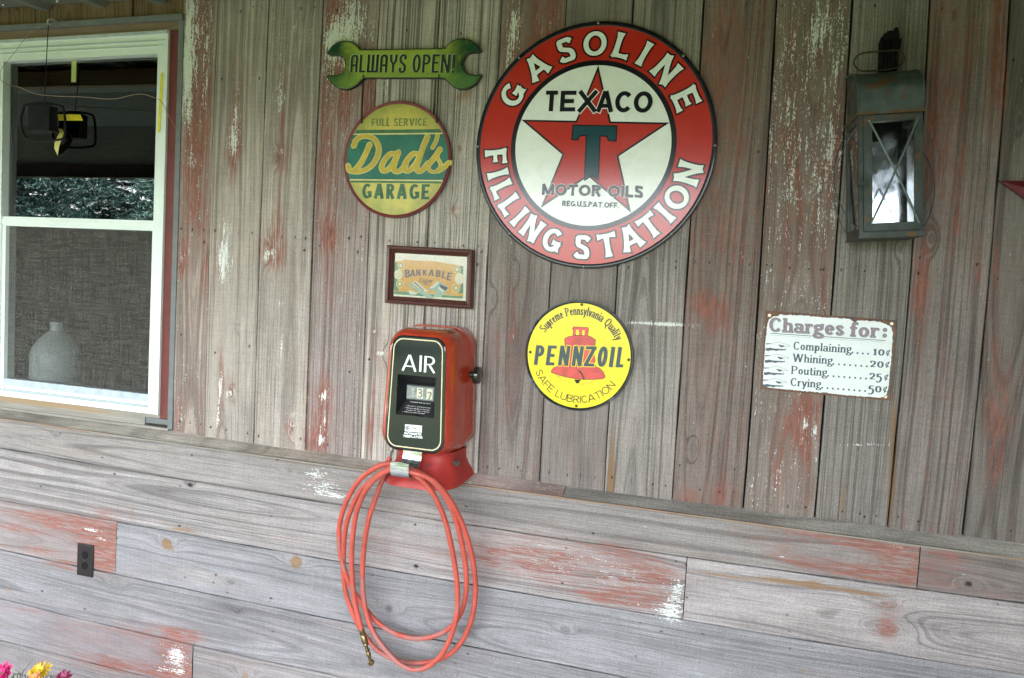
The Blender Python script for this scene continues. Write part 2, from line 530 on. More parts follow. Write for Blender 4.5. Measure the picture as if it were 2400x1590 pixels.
    if ch == '0': w = .6; return w, [ell(.3, .33, .3 - hv, .33 - B, 0, 360, 24)]
    if ch == '2': w = .54; return w, [S((.07, .46), (.12, .6), (.28, .64), (.42, .55), (.42, .4), (.25, .2), (.06, B)), L((.06, B), (.52, B + .03))]
    if ch == '5': w = .54; return w, [L((.16, .62), (.5, .64)), L((.16, .64), (.12, .3)), S((.12, .3), (.28, .36), (.44, .24), (.46, .02), (.34, -.18), (.16, -.24), (.06, -.14))]
    if ch == '3': w = .6; return w, [S((.08, .86), (.3, .97), (.5, .84), (.46, .62), (.26, .53), (.5, .44), (.55, .22), (.32, .03), (.06, .14))]
    if ch == '7': w = .6; return w, [L((.04, T), (.58, T)), L((.56, T), (.24, 0))]
    if ch == '¢': w = .44; return w, [ell(.23, .33, .2, .25, 45, 315, 18), L((.36, .72), (.1, -.06))]
    if ch == '.': w = .16; return w, [L((.08, 0), (.08, .17))]
    if ch == ':': w = .2; return w, [L((.1, .06), (.1, .26)), L((.1, .48), (.1, .68))]
    if ch == '!': w = v; return w, [L((hv, .28), (hv, 1)), L((hv, 0), (hv, .15))]
    if ch == "'": w = .2; return w, [L((.12, 1), (.08, .74))]
    return .34, []


LAYER = [0]


def ribbon(mb, pts, wf, xf, dep, mi, ext=0.0, flare=0.0, grow=0.0, closed=False):
    P = [Vector((p[0], p[1])) for p in pts]
    Q = [P[0]]
    for p in P[1:]:
        if (p - Q[-1]).length > 1e-5: Q.append(p)
    P = Q
    if len(P) < 2: return
    closed = closed or (P[0] - P[-1]).length < 1e-4
    if closed: P = P[:-1]
    m = len(P)
    if not closed and (ext or grow):
        e = ext + grow
        P[0] = P[0] - (P[1] - P[0]).normalized() * e
        P[-1] = P[-1] + (P[-1] - P[-2]).normalized() * e
    if m > 2: flare *= .3
    if not closed and m == 2 and flare:
        P = [P[0].lerp(P[1], i / 6) for i in range(7)]; m = 7
    tot = sum((P[i + 1] - P[i]).length for i in range(m - 1)) or 1
    vs = []; run = 0
    for i in range(m):
        if i: run += (P[i] - P[i - 1]).length
        a = P[(i - 1) % m] if (closed or i > 0) else None
        b = P[(i + 1) % m] if (closed or i < m - 1) else None
        d1 = (P[i] - a).normalized() if a is not None else None
        d2 = (b - P[i]).normalized() if b is not None else None
        if d1 is None: d1 = d2
        if d2 is None: d2 = d1
        d = (d1 + d2)
        d = d.normalized() if d.length > 1e-4 else d1
        nrm = Vector((-d.y, d.x))
        mit = 1 / max(0.55, d.dot(d1))
        u = abs(2 * run / tot - 1)
        w = (wf(d) * (1 + (flare * u ** 3 if not closed else 0)) + 2 * grow) * mit / 2
        vs += [P[i] + nrm * w, P[i] - nrm * w]
    LAYER[0] = (LAYER[0] + 1) % 6
    dd = dep + LAYER[0] * 4e-5
    V3 = []
    for k, p in enumerate(vs):
        u, z = xf(p.x, p.y)
        V3.append((u, -(dd + 3.6e-5 * k / len(vs)), z))
    mb.add(V3, [(2 * i, 2 * i + 1, 2 * ((i + 1) % m) + 1, 2 * ((i + 1) % m)) for i in range(m if closed else m - 1)], mi)


def letter(mb, ch, h, xf, st, dep, mi, grow=0.0, x0=0.0):
    """one letter; xf maps letter metres to (X, Z); returns advance"""
    t, v = st.get('t', .14), st.get('v', .14)
    sx, sh = st.get('sx', 1.0), st.get('sh', 0.0)
    w, strokes = st['own'](ch, t, v / sx) if 'own' in st and st['own'](ch, t, v / sx) else glyph(ch, t, v / sx)
    X = 0.66
    wf = lambda d: (t + (v - t) * min(1, abs(d.y) ** 1.3)) * h

    def mapp(p): return (x0 + (p[0] * sx + p[1] * sh) * h, p[1] * h)
    for s in strokes:
        ribbon(mb, [mapp(p) for p in s], wf, xf, dep, mi, flare=st.get('flare', 0), grow=grow)
    if st.get('serif'):
        sl = st.get('sl', .2); sw = st.get('sw', t)
        for s in strokes:
            for e, o in ((s[0], s[1]), (s[-1], s[-2])):
                dx, dy = e[0] - o[0], e[1] - o[1]
                if abs(dy) < 0.6 * math.hypot(dx, dy): continue
                if ch in '.:!' or (ch == 'i' and e[1] > X + .05) or ch == "'": continue
                near = [q for q in (0, 1, X, -.3) if abs(e[1] - q) < .012]
                if not near: continue
                if near[0] == X and not ch.islower(): continue
                y = near[0]
                yy = y + (sw / 2 if y <= 0 else -sw / 2)
                l, r = sl, sl
                if ch.islower() and y in (X, 1): r = 0.02; l = sl * .9
                if ch == 'W' and e[1] == 0: continue
                if ch in 'vwyVWY' and y > 0.5: l = r = sl * .8
                ribbon(mb, [mapp((e[0] - l / sx, yy)), mapp((e[0] + r / sx, yy))], lambda d: sw * h, xf, dep, mi, grow=grow)
    return w * sx * h


def advance(ch, h, st):
    return glyph(ch, st.get('t', .14), st.get('v', .14) / st.get('sx', 1))[0] * st.get('sx', 1) * h if not ('own' in st and st['own'](ch, st['t'], st['v'] / st.get('sx', 1))) else st['own'](ch, st['t'], st['v'] / st.get('sx', 1))[0] * st.get('sx', 1) * h


def text_width(s, h, st):
    return sum(advance(c, h, st) + st.get('sp', .12) * h for c in s) - st.get('sp', .12) * h


def text(mb, s, h, frame, st, dep, mi, grow=0.0, fit=None):
    """frame(x, y) -> (X, Z); with fit the line is stretched to that width"""
    if fit:
        st = dict(st)
        for _ in range(3): st['sx'] = st.get('sx', 1) * fit / text_width(s, h, st)
    x = 0
    for c in s:
        x += letter(mb, c, h, frame, st, dep, mi, grow, x) + st.get('sp', .12) * h


def plane_frame(o, ang=0.0, ux=None):
    ca, sa = math.cos(ang), math.sin(ang)
    return lambda x, y: (o[0] + x * ca - y * sa, o[1] + x * sa + y * ca)


def quad_frame(q, w, h):
    """q: corners bl, br, tr, tl; x in 0..w and y in 0..h over the quad"""
    def f(x, y):
        u, v = x / w, y / h
        return tuple((1 - u) * (1 - v) * q[0][k] + u * (1 - v) * q[1][k] + u * v * q[2][k] + (1 - u) * v * q[3][k] for k in (0, 1))
    return f


def arc_text(mb, s, h, c, rbase, a_mid, st, dep, mi, inward=False, grow=0.0, span=None):
    """letters round a circle; a_mid in degrees clockwise from the top; inward: read along the bottom, tops to the centre"""
    sg = -1 if inward else 1
    if span:
        st = dict(st)
        for _ in range(3):
            w = text_width(s, h, st)
            st['sx'] = st.get('sx', 1) * (rad(span) * rbase / w)
    w = text_width(s, h, st)
    x = -w / 2
    for ch in s:
        a = advance(ch, h, st)
        th = rad(a_mid) + sg * (x + a / 2) / rbase
        place(mb, ch, h, (c[0] + math.sin(th) * rbase, c[1] + math.cos(th) * rbase), -th + (PI if inward else 0), st, dep, mi, grow, base=True)
        x += a + st.get('sp', .12) * h


def place(mb, ch, h, p, ang, st, dep, mi, grow=0.0, base=False, mid=False):
    """one letter with the middle of its base line (or of its body) at p, turned by ang"""
    a = advance(ch, h, st)
    ca, sa = math.cos(ang), math.sin(ang)
    oy = h / 2 if mid else 0
    letter(mb, ch, h, lambda x, y: (p[0] + (x - a / 2) * ca - (y - oy) * sa, p[1] + (x - a / 2) * sa + (y - oy) * ca), st, dep, mi, grow)


# ------------------------------------------------------------------ the boarded wall
def hsh(i, j, s):
    n = (i * 374761393 + j * 668265263 + s * 974634777) & 0xffffffff
    n = ((n ^ (n >> 13)) * 1274126177) & 0xffffffff
    return ((n ^ (n >> 16)) & 0xffff) / 65535.0


def vn(x, y, s):
    x = np.asarray(x, float); y = np.asarray(y, float)
    i = np.floor(x).astype(np.int64); j = np.floor(y).astype(np.int64)
    u = x - i; v = y - j
    u = u * u * (3 - 2 * u); v = v * v * (3 - 2 * v)
    a = hsh(i, j, s); b = hsh(i + 1, j, s); c = hsh(i, j + 1, s); d = hsh(i + 1, j + 1, s)
    return (a * (1 - u) + b * u) * (1 - v) + (c * (1 - u) + d * u) * v


def fit_line(pts, dep, axis, deg):
    W = np.array([at(x, y, dep) for x, y in pts])
    return np.poly1d(np.polyfit(W[:, 1 - axis], W[:, axis], deg)) if axis == 0 else np.poly1d(np.polyfit(W[:, 0], W[:, 1], deg))


class Boards:
    def __init__(s):
        s.V = []; s.F = []; s.A = {'grain': [], 'tone': [], 'paint': []}; s.n = 0

    def plank(s, vertical, fa, fb, l0, l1, dep, tone, ring, style, seed, feats, base=(0, 0, 0, 0), knots=(), gap=0.0026, thick=0.02, step=(0.0026, 0.006), ds=0.0):
        rng = np.random.default_rng(seed)
        width = abs(fb((l0 + l1) / 2) - fa((l0 + l1) / 2))
        ns = max(4, int(width / step[0])); nl = max(4, int((l1 - l0) / step[1]))
        sv = np.concatenate([[0, 0], np.linspace(0.006, 0.994, ns), [1, 1]])
        back = np.concatenate([[1, 0.06], np.zeros(ns), [0.06, 1]])
        lv = np.linspace(l0, l1, nl)
        Sg, Lg = np.meshgrid(sv, lv)
        a = fa(Lg); b = fb(Lg)
        sg = np.sign(b - a)
        wob = (vn(Lg * 1.3, Lg * 0 + seed, seed) - .5) * .0022 * (1 - np.abs(2 * Sg - 1))
        edge = (vn(Lg * 7 + 3.1 * seed, Sg * 3, seed + 21) - .35) * .0022 * np.abs(2 * Sg - 1) ** 10 * np.where(Sg > .5, -sg, sg)
        C = a + sg * gap / 2 + Sg * (b - a - sg * gap) + wob + edge
        cw = Sg * width
        cup = (1 - (2 * Sg - 1) ** 2) * rng.uniform(-.0015, .0012)
        D = dep + rng.uniform(-.003, .003) + cup - np.broadcast_to(back, Sg.shape) * thick
        D = D + ds * Sg
        X, Z = (C, Lg) if vertical else (Lg, C)
        s.V.append(np.stack([X, -D, Z], -1).reshape(-1, 3))
        # grain
        cc, h0 = (rng.uniform(.25, .75) * width, rng.uniform(.05, .11)) if style == 'flat' else (-rng.uniform(.3, .6), .05)
        hz = h0 + .10 * (vn(Lg * .55 + seed, Lg * 0 + .5, seed) - .5) + .035 * (vn(Lg * 1.7, Lg * 0 + 1.5, seed + 5) - .5)
        cwig = cw + .010 * (vn(Lg * 1.2, Lg * 0 + 2.5, seed + 9) - .5) + .004 * (vn(cw * 18, Lg * 2.2, seed + 2) - .5)
        r = np.sqrt((cwig - cc) ** 2 + hz ** 2 + 1e-4)
        px, py = to_px(X, dep + ds / 2, Z)
        knot_d = np.zeros_like(r); kn_o = np.zeros_like(r)
        own = []
        if step[0] < .005 and thick > .015:
            for _ in range(int(rng.integers(1, 3)) + (0 if vertical else 1)):
                kl = rng.uniform(l0 + .08, l1 - .08); kc_ = rng.uniform(.2, .8)
                kcr = float(fa(kl) + (fb(kl) - fa(kl)) * kc_)
                own.append(((kcr, kl) if vertical else (kl, kcr), rng.uniform(.005, .010), rng.uniform(.06, .22), rng.uniform(0, .22)))
        for (kXZ, ks, kd, ko) in [(at(kx, ky, dep), ks, kd, ko) for (kx, ky, ks, kd, ko) in knots] + own:
            kX, kZ = kXZ
            dc = (X - kX) if vertical else (Z - kZ)
            dl = (Z - kZ) if vertical else (X - kX)
            q = (dc / ks) ** 2
            q2 = q + (dl / (2.6 * ks)) ** 2
            r = r + .024 * np.exp(-q2 / 2.2) * (ks / .012)
            qn = (q + (dl / (1.3 * ks)) ** 2) * (.55 + .9 * vn(X * 110, Z * 110, seed + 4))
            core = np.exp(-qn ** 2)
            knot_d += kd * core + .28 * np.exp(-((np.sqrt(qn) - 1.05) / .22) ** 2) + .12 * core * vn(X * 260, Z * 260, seed)
            kn_o += ko * core * (.55 + .8 * vn(X * 200, Z * 200, seed + 6))
        P = np.zeros(Sg.shape + (4,))
        for k in range(4): P[..., k] = base[k]
        P[..., 2] += knot_d; P[..., 3] += kn_o
        x0, x1, y0, y1 = px.min(), px.max(), py.min(), py.max()
        for f in feats:
            k, fx, fy, sx, sy, am = f[:6]
            if fx < x0 - 3 * sx or fx > x1 + 3 * sx or fy < y0 - 3 * sy or fy > y1 + 3 * sy: continue
            if fx < x0 - 8 or fx > x1 + 8: continue
            dx = (px - fx - (py - fy) * (-.055 if vertical else 0)) / sx
            dy = (py - fy - (px - fx) * (0 if vertical else .15)) / sy
            P[..., 'RWDO'.index(k)] += am * np.exp(-(dx * dx + dy * dy) * .7)
        s.A['paint'].append(P.reshape(-1, 4))
        s.A['grain'].append(np.stack([r, Lg + seed * 1.7, np.full_like(r, (seed * 7.31) % 97), cw], -1).reshape(-1, 4))
        tn = np.ones(Sg.shape + (4,))
        tn[..., :3] = tone; tn[..., 3] = ring * rng.uniform(.6, 1.45)
        tn[..., :3] *= (1 + .16 * (vn(Lg * 2.1, cw * 6, seed + 3) - .5))[..., None]
        s.A['tone'].append(tn.reshape(-1, 4))
        m = len(sv)
        i, j = np.meshgrid(np.arange(nl - 1), np.arange(m - 1), indexing='ij')
        q = (i * m + j).ravel()
        f = np.stack([q, q + 1, q + m + 1, q + m], -1) + s.n
        # face the camera (-Y)
        flip = (sg.ravel()[0] > 0) == vertical
        if not flip: f = f[:, ::-1]
        s.F.append(f)
        # butt ends
        s.n += nl * m

    def build(s, name, mat, parent):
        V = np.concatenate(s.V); F = np.concatenate(s.F)
        off = np.array(root_loc(parent))
        me = bpy.data.meshes.new(name)
        me.vertices.add(len(V)); me.vertices.foreach_set("co", (V - off).astype(np.float32).ravel())
        me.loops.add(F.size); me.loops.foreach_set("vertex_index", F.astype(np.int32).ravel())
        me.polygons.add(len(F))
        me.polygons.foreach_set("loop_start", np.arange(0, F.size, 4, dtype=np.int32))
        me.update(calc_edges=True)
        me.validate()
        for k, l in s.A.items():
            at_ = me.attributes.new(k, 'FLOAT_COLOR', 'POINT')
            at_.data.foreach_set("color", np.concatenate(l).astype(np.float32).ravel())
        me.polygons.foreach_set("use_smooth", np.ones(len(F), bool))
        me.set_sharp_from_angle(angle=rad(40))
        me.materials.append(mat)
        o = bpy.data.objects.new(name, me)
        COL.objects.link(o)
        o.parent = parent
        return o


SEAM = {
 'A': [(429, 50), (424, 255), (418, 400), (414, 565), (405.7, 1010)],
 'B': [(511.6, 6), (505.2, 159), (499.5, 319), (494.7, 478), (488.8, 672), (483.4, 863), (480.5, 1020)],
 'C': [(632, 0), (625.8, 143), (620, 287), (612, 478), (605.4, 710), (598.9, 902), (595, 1041)],
 'D': [(757.8, 6), (750.8, 159), (742.8, 319), (736, 497), (727, 730), (719.4, 921), (716, 1058)],
 'E': [(891, 0), (886.3, 96), (880, 223), (866.7, 500), (859, 691), (851.4, 882), (845, 1074)],
 'Q': [(1028, 60), (1015, 300), (1006, 488), (1002, 560), (993, 739), (978, 1092)],
 'F': [(1175, 30), (1165, 188), (1143.5, 600), (1133, 807), (1119.5, 1110)],
 'G': [(1325.4, 38), (1292.7, 620), (1286.5, 720), (1274, 931), (1264.5, 1128)],
 'H': [(1482.8, 42), (1448, 625), (1442, 728), (1427.4, 948), (1416.5, 1151)],
 'I': [(1649, 0), (1642, 153), (1613, 574), (1603.5, 745), (1591, 952), (1574, 1172)],
 'J': [(1821, 0), (1809.6, 191), (1797, 363), (1783, 595), (1769.3, 848), (1755, 1017), (1740, 1194)],
 'K': [(1999, 0), (1990, 134), (1976.8, 344), (1958.5, 590), (1947.8, 734), (1930, 979), (1909, 1216)],
 'L': [(2181.5, 0), (2172, 134), (2138, 590), (2121.9, 801), (2099.6, 1046), (2079, 1238)],
 'M': [(2368, 0), (2351.7, 268), (2338.3, 420), (2323, 588), (2298, 868), (2275.9, 1091), (2255.5, 1256)],
}
ROW = {
 'bot': [(403.8, 1010.7), (481.5, 1022), (595.5, 1042), (716, 1058.5), (845.7, 1075), (1119.9, 1112), (1265, 1129.6), (1417, 1151), (1574.5, 1172), (1740.3, 1194.7), (1909, 1217.4), (2079.5, 1239.3), (2258, 1259.4)],
 'led': [(0, 980.6), (351, 1029.6), (800, 1090.8), (1085.7, 1133), (1326.5, 1167), (1600, 1208), (2159, 1280.6), (2400, 1305)],
 'h1': [(0, 1050), (449, 1129.6), (800, 1183.5), (1085.7, 1229), (1330.6, 1266), (1600, 1304), (2147, 1378.6), (2400, 1417)],
 'h2': [(0, 1174.5), (273.5, 1221.4), (510, 1264), (760, 1310), (1061.8, 1364), (1587.8, 1453), (1600, 1458), (2400, 1578)],
 'h3': [(0, 1288.8), (265, 1346), (800, 1456), (893, 1475), (1160, 1527.7)],
 'h4': [(0, 1403), (449, 1511), (700, 1565)],
 'h5': [(57, 1515), (228, 1557)],
}
DL = 0.050      # the lower boards stand this far proud of the upper ones


def hline(key, dep, deg=2):
    W = np.array([at(x, y, dep) for x, y in ROW[key]])
    p = np.poly1d(np.polyfit(W[:, 0], W[:, 1], deg))
    lo, hi = W[:, 0].min(), W[:, 0].max()
    return lambda x: p(np.clip(x, lo, hi))


def vline(key, deg=2):
    W = np.array([at(x, y, 0) for x, y in SEAM[key]])
    return np.poly1d(np.polyfit(W[:, 1], W[:, 0], deg))


house = thing("house", "weathered grey and faded red barn-board house wall with a white window under a porch roof", "house", (0, 0, -0.1))

W_UP = wood_material("barn_wood_upright", 0.82, 0.12)
W_LO = wood_material("barn_wood_sealed", 0.50, 0.28)

FEATS = []


def feats(txt, scale=1.0):
    for row in txt.split(';'):
        q = row.split()
        if q: FEATS.append((q[0], *[float(x) for x in q[1:]]))


# R red paint, W white paint, D dark weathering, O rust and orange wood: centre, spreads and strength, where the photograph shows them
feats("""R 470 330 34 260 .40;R 440 360 22 60 .25;R 428 612 14 32 .6;R 477 655 5 70 .45;R 415 1000 12 60 .35;R 455 470 20 60 .3
;W 443 40 13 110 .80;W 438 170 16 60 .62;W 440 260 12 60 .46;W 444 370 9 24 .45;W 474 70 16 100 .42;W 485 150 8 80 .3;W 428 605 4 8 .6;W 424 990 5 40 .3
;R 552 290 14 120 .42;R 548 370 16 60 .5;R 520 590 24 110 .40;R 516 850 7 50 .45;R 538 912 16 30 .6;R 515 960 6 90 .35
;W 536 40 6 70 .35;W 554 240 8 50 .40;W 552 310 13 50 .58;W 547 350 13 30 .50;W 530 455 4 60 .40;W 532 540 15 24 .70;W 526 590 17 26 .85;W 527 630 14 24 .72;W 522 660 8 20 .5;W 519 900 4 30 .5;W 541 922 8 10 .8;W 514 930 4 60 .45;W 513 1000 5 40 .45;W 540 850 4 60 .3
;R 660 300 9 90 .40;R 664 368 14 34 .62;R 640 590 34 40 .70;R 654 540 12 44 .5;R 683 1005 13 24 .55;R 662 160 8 60 .35;R 650 480 12 60 .25
;W 660 70 4 90 .42;W 657 190 5 50 .55;W 656 250 5 40 .6;W 692 66 5 14 .6;W 697 120 3 40 .35;W 670 215 4 30 .35;W 662 354 5 8 .75;W 632 592 16 12 .7;W 622 605 10 8 .5;W 659 818 3.5 28 .7;W 656 715 6 6 .7;W 686 1000 8 8 .5
;R 795 280 48 230 .42;R 800 60 50 80 .5;R 450 150 24 140 .3;R 812 210 12 60 .4;R 770 545 14 32 .75;R 790 620 40 90 .22;R 755 950 26 60 .62;R 742 1035 26 34 .7;R 760 300 20 200 .25
;O 812 1010 5 60 .5;O 806 960 5 40 .3
;W 812 30 28 70 .42;W 800 90 46 34 .36;W 775 100 16 60 .5;W 840 60 24 60 .40;W 790 170 44 50 .30;W 757 930 9 12 .9;W 752 1032 8 13 1.0;W 758 990 10 14 .35;W 800 330 40 120 .16
;R 868 240 13 90 .75;R 884 640 5 70 .5;R 884 780 9 16 .6;R 882 830 14 16 .5;R 874 960 10 80 .62;R 868 1040 6 40 .5;R 893 1000 10 50 .4
;W 908 195 5 26 .55;W 908 232 4 14 .5;W 874 540 4 50 .40;W 875 650 4 70 .34;W 893 829 14 6 .8;W 876 778 5 5 .7;W 872 990 3 20 .4
;R 1078 348 8 14 .75;R 1062 440 7 14 .7;R 1063 490 9 12 .75;O 1095 215 14 22 .7;O 1075 230 8 12 .5
;R 1240 90 56 120 .50;R 1295 60 26 120 .62;R 1190 160 14 140 .35;R 1190 760 70 170 .10;R 1170 800 60 60 .14
;W 1205 50 14 60 .46;W 1195 130 12 70 .46;W 1240 70 40 50 .28;W 1180 220 8 60 .3
;R 1340 1000 60 120 .14;R 1400 1070 12 60 .22;R 1300 640 60 60 .1
;O 1436 1050 7 90 .6;O 1432 1140 10 50 .6;W 1510 757 60 3.6 1.2;W 1570 762 40 3.4 1.3;W 1546 707 3 14 .5;W 1593 690 3 20 .35;D 1475 646 7 26 .3;D 1585 650 6 22 .25
;R 1700 90 60 190 .42;R 1690 330 60 220 .36;R 1655 712 42 24 .78;R 1690 752 26 30 .5;R 1620 640 24 80 .25;R 1700 560 70 60 .2;R 1690 1162 36 26 .62;R 1610 1165 24 22 .5;D 1775 400 9 60 .30;D 1765 500 9 40 .2;R 1650 900 60 160 .12
;R 1880 200 80 260 .34;R 1880 500 80 160 .25;R 1895 970 36 60 .72;R 1872 1050 34 90 .5;R 1830 1090 14 80 .3;R 1930 700 14 80 .3;R 1930 1150 30 60 .3;R 1960 300 14 200 .4
;W 1925 50 34 50 .36;W 1965 120 12 70 .40;W 1900 110 24 60 .26;W 1850 180 34 120 .20;W 1950 330 24 70 .30;W 1880 330 60 120 .14;W 1930 440 26 90 .26;W 1840 450 30 90 .18;W 1885 992 7 10 .7;W 1910 1010 4 8 .5;W 1797 650 3 18 .6;W 1778 1115 3 8 .55;W 1930 540 40 50 .16;W 1800 250 20 120 .12
;O 2090 1130 9 110 .8;O 2095 980 8 60 .45;O 2098 830 10 100 .32;O 1975 1180 7 50 .6;O 1975 1060 6 70 .3;D 2010 1120 30 100 .14;W 2030 1043 60 3.0 1.0;O 2070 100 40 90 .2
;R 2340 60 18 170 .85;R 2350 200 10 90 .7;R 2240 120 60 220 .45;R 2200 300 30 160 .4;R 2250 500 70 120 .22;R 2158 650 20 70 .8;R 2163 760 12 80 .4;R 2290 620 14 60 .5;R 2210 1000 60 200 .10
;D 2284 690 13 90 .42;D 2278 850 12 90 .36;D 2268 1040 12 160 .35;D 2150 640 6 40 .3;D 1927 680 8 44 .35;D 2205 760 10 60 .12;D 2120 760 9 140 .16
;R 2330 830 22 220 .45;R 2345 1000 22 120 .5;R 2390 700 20 200 .2;D 2375 180 8 60 .35;D 2312 970 6 30 .25;W 2395 300 8 30 .2
;D 505 260 5 60 .28;D 609 230 5 44 .42;D 606 300 4 40 .25;D 716 620 6 36 .36;D 750 640 6 60 .22;D 838 640 6 70 .36;D 585 845 5 50 .34;D 487 600 5 26 .4;D 425 800 6 24 .3;D 428 200 4 100 .25
;D 1129 610 6 40 .3;D 1117 632 5 40 .3;D 1265 700 8 90 .24;D 1270 640 6 30 .2;D 1020 120 6 100 .2;D 1090 600 5 24 .35;D 1175 800 50 60 .14;D 1400 40 90 60 .22;D 1340 40 60 40 .3""")
NAILS = [(594, 18), (615, 20), (641, 24), (738, 18), (707, 20), (565, 28), (521, 186), (609, 184), (425, 536), (450, 539), (478, 540), (505, 541), (560, 547), (592, 547), (662, 555), (693, 556), (717, 559), (818, 559), (846, 556),
 (478, 568), (714, 587), (749, 576), (838, 591), (585, 812), (505, 827), (424, 784), (819, 872), (866, 842), (421, 988), (445, 992), (470, 995), (495, 1001), (531, 1008), (581, 1015), (607, 1022), (705, 1029), (768, 1042), (830, 1052),
 (1129, 590), (1119, 620), (1473, 626), (1584, 627), (1777, 357), (1797, 622), (1930, 632), (2156, 604), (2290, 621), (2312, 928), (1593, 1092), (1722, 1100), (1089, 618), (1142, 1096), (1170, 1098), (1213, 1096), (1220, 1103), (1287, 1107), (1330, 1113), (1361, 1115), (1395, 1120),
 (1480, 1126), (1530, 1136), (1560, 1139), (1435, 1119), (1640, 1149), (1687, 1153), (1719, 1154), (1765, 1180), (1807, 1185), (1846, 1187), (1888, 1189), (1931, 1193), (1974, 1199), (2016, 1204), (2027, 1212), (2054, 1211), (2105, 1213), (2152, 1223), (2199, 1227), (2236, 1231), (2370, 1246),
 (914, 564), (948, 565), (979, 568), (1019, 570), (1050, 572), (1086, 576), (1121, 578), (1516, 606), (1553, 611), (1585, 613), (1630, 613), (1663, 615), (1710, 620), (1757, 619), (1810, 622), (1851, 628), (1895, 631), (1923, 633), (1972, 632), (2026, 635), (2065, 636), (2105, 638), (2152, 642), (2204, 646), (2253, 648), (2340, 652), (2395, 658),
 (1663, 15), (1700, 12), (1749, 12), (1791, 10), (1833, 14), (1885, 18), (2017, 16), (2051, 13), (2208, 20), (2246, 21), (2294, 18), (2376, 140), (790, 24), (846, 26), (920, 70), (955, 72), (1080, 78)]
rn = random.Random(3)
for x, y in NAILS:
    FEATS.append(('D', x, y, rn.uniform(1.5, 2.2), rn.uniform(2, 3), rn.uniform(.8, 1.5)))

FEATS = [f[:5] + (f[5] * (.8 if f[0] == 'R' and f[1] > 1600 else 1),) for f in FEATS]
bot = hline('bot', 0); led = hline('led', 0.055)
VL = {k: vline(k) for k in SEAM}
UP0, UP1 = 0.975, 2.70
G1, G2, G3 = (.335, .285, .22), (.33, .29, .235), (.25, .215, .175)
ub = Boards()
spec = [  # left seam, right seam, tone, ring strength, style, base paint, knots(px, py, size m, dark, ochre)
 ('A', 'B', (.30, .245, .19), .45, 'flat', (.06, -.05, 0, 0), [(426, 600, .010, .1, .1)]),
 ('B', 'C', (.335, .30, .235), .42, 'flat', (-.05, -.2, 0, 0), [(541, 922, .010, .1, 0)]),
 ('C', 'D', (.35, .31, .245), .40, 'flat', (-.05, -.2, 0, 0), [(653, 370, .011, .35, .5), (634, 596, .016, .25, .2), (685, 1000, .011, .15, .2)]),
 ('D', 'E', (.275, .235, .205), .45, 'quarter', (.06, -.1, 0, 0), [(770, 545, .011, .2, .2), (752, 1032, .010, .0, .2)]),
 ('E', 'Q', (.36, .325, .265), .55, 'quarter', (-.12, -.2, 0, 0), [(900, 830, .010, .1, .3)]),
 ('Q', 'F', (.345, .315, .26), .60, 'quarter', (-.2, -.3, 0, 0), [(1078, 348, .009, .2, .6), (1063, 490, .008, .1, .3)]),
 ('F', 'G', (.235, .205, .17), .42, 'flat', (.02, -.2, 0, 0), [(1160, 700, .012, .2, 0)]),
 ('G', 'H', (.25, .22, .185), .40, 'flat', (.0, -.3, 0, 0), []),
 ('H', 'I', (.265, .24, .20), .36, 'flat', (-.08, -.3, 0, 0), []),
 ('I', 'J', (.225, .185, .145), .40, 'flat', (.10, -.25, 0, 0), []),
 ('J', 'K', (.26, .215, .165), .38, 'flat', (.04, .03, 0, 0), []),
 ('K', 'L', (.24, .225, .185), .40, 'quarter', (-.08, -.3, 0, .0), []),
 ('L', 'M', (.235, .21, .175), .46, 'flat', (.04, -.28, 0, 0), [(2185, 560, .010, .2, 0)]),
]
for i, (a, b, tone, rk, sty, base, kn) in enumerate(spec):
    tk = .97 if i < 6 else .91 if i < 9 else .82  # tone falls to the right: darker wood, plus dimmer light put into the colour
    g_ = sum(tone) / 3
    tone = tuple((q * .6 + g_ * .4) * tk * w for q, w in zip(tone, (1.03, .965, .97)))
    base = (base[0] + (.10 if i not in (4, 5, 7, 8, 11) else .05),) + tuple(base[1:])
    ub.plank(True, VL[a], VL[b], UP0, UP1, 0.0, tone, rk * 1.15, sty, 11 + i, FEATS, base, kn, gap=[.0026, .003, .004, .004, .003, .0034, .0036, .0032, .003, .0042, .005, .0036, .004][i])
xr = lambda k: (lambda z: VL['M'](z) + k)
rr = random.Random(4)
x = 0.0
for i in range(7):
    w = rr.uniform(.19, .23)
    ub.plank(True, xr(x), xr(x + w), UP0, UP1, 0.0, (.155, .138, .122), .42, 'flat', 60 + i, FEATS if i == 0 else [], (.10 - .1 * (i % 3), -.25, 0, 0), [], gap=.004, step=(.0026, .006) if i == 0 else (.008, .02))
    x += w
XWL, XWR = -2.985, -2.031       # the window's opening in the boards
xs = [XWL + .004, -2.74, -2.50, -2.27, None]
for i in range(4):      # short boards over the window
    fa = (lambda v: (lambda z: z * 0 + v))(xs[i]); fb = (lambda v: (lambda z: z * 0 + v))(xs[i + 1]) if xs[i + 1] else VL['A']
    ub.plank(True, fa, fb, 2.527, UP1, -.004, (.15, .105, .06), .4, 'flat', 80 + i, FEATS, (.12, -.25, 0, .16), [], gap=.003)
x = XWL - .003
for i in range(36):
    w = rr.uniform(.19, .22)
    ub.plank(True, (lambda v: (lambda z: z * 0 + v))(x - w), (lambda v: (lambda z: z * 0 + v))(x), UP0, UP1, 0.0, (.265, .24, .215), .42, "flat", 90 + i, [], (.05, -.15, 0, 0), [], gap=.003, step=(.012, .05))
    x -= w
XL_END = x
ub.build("upper_boards", W_UP, house)

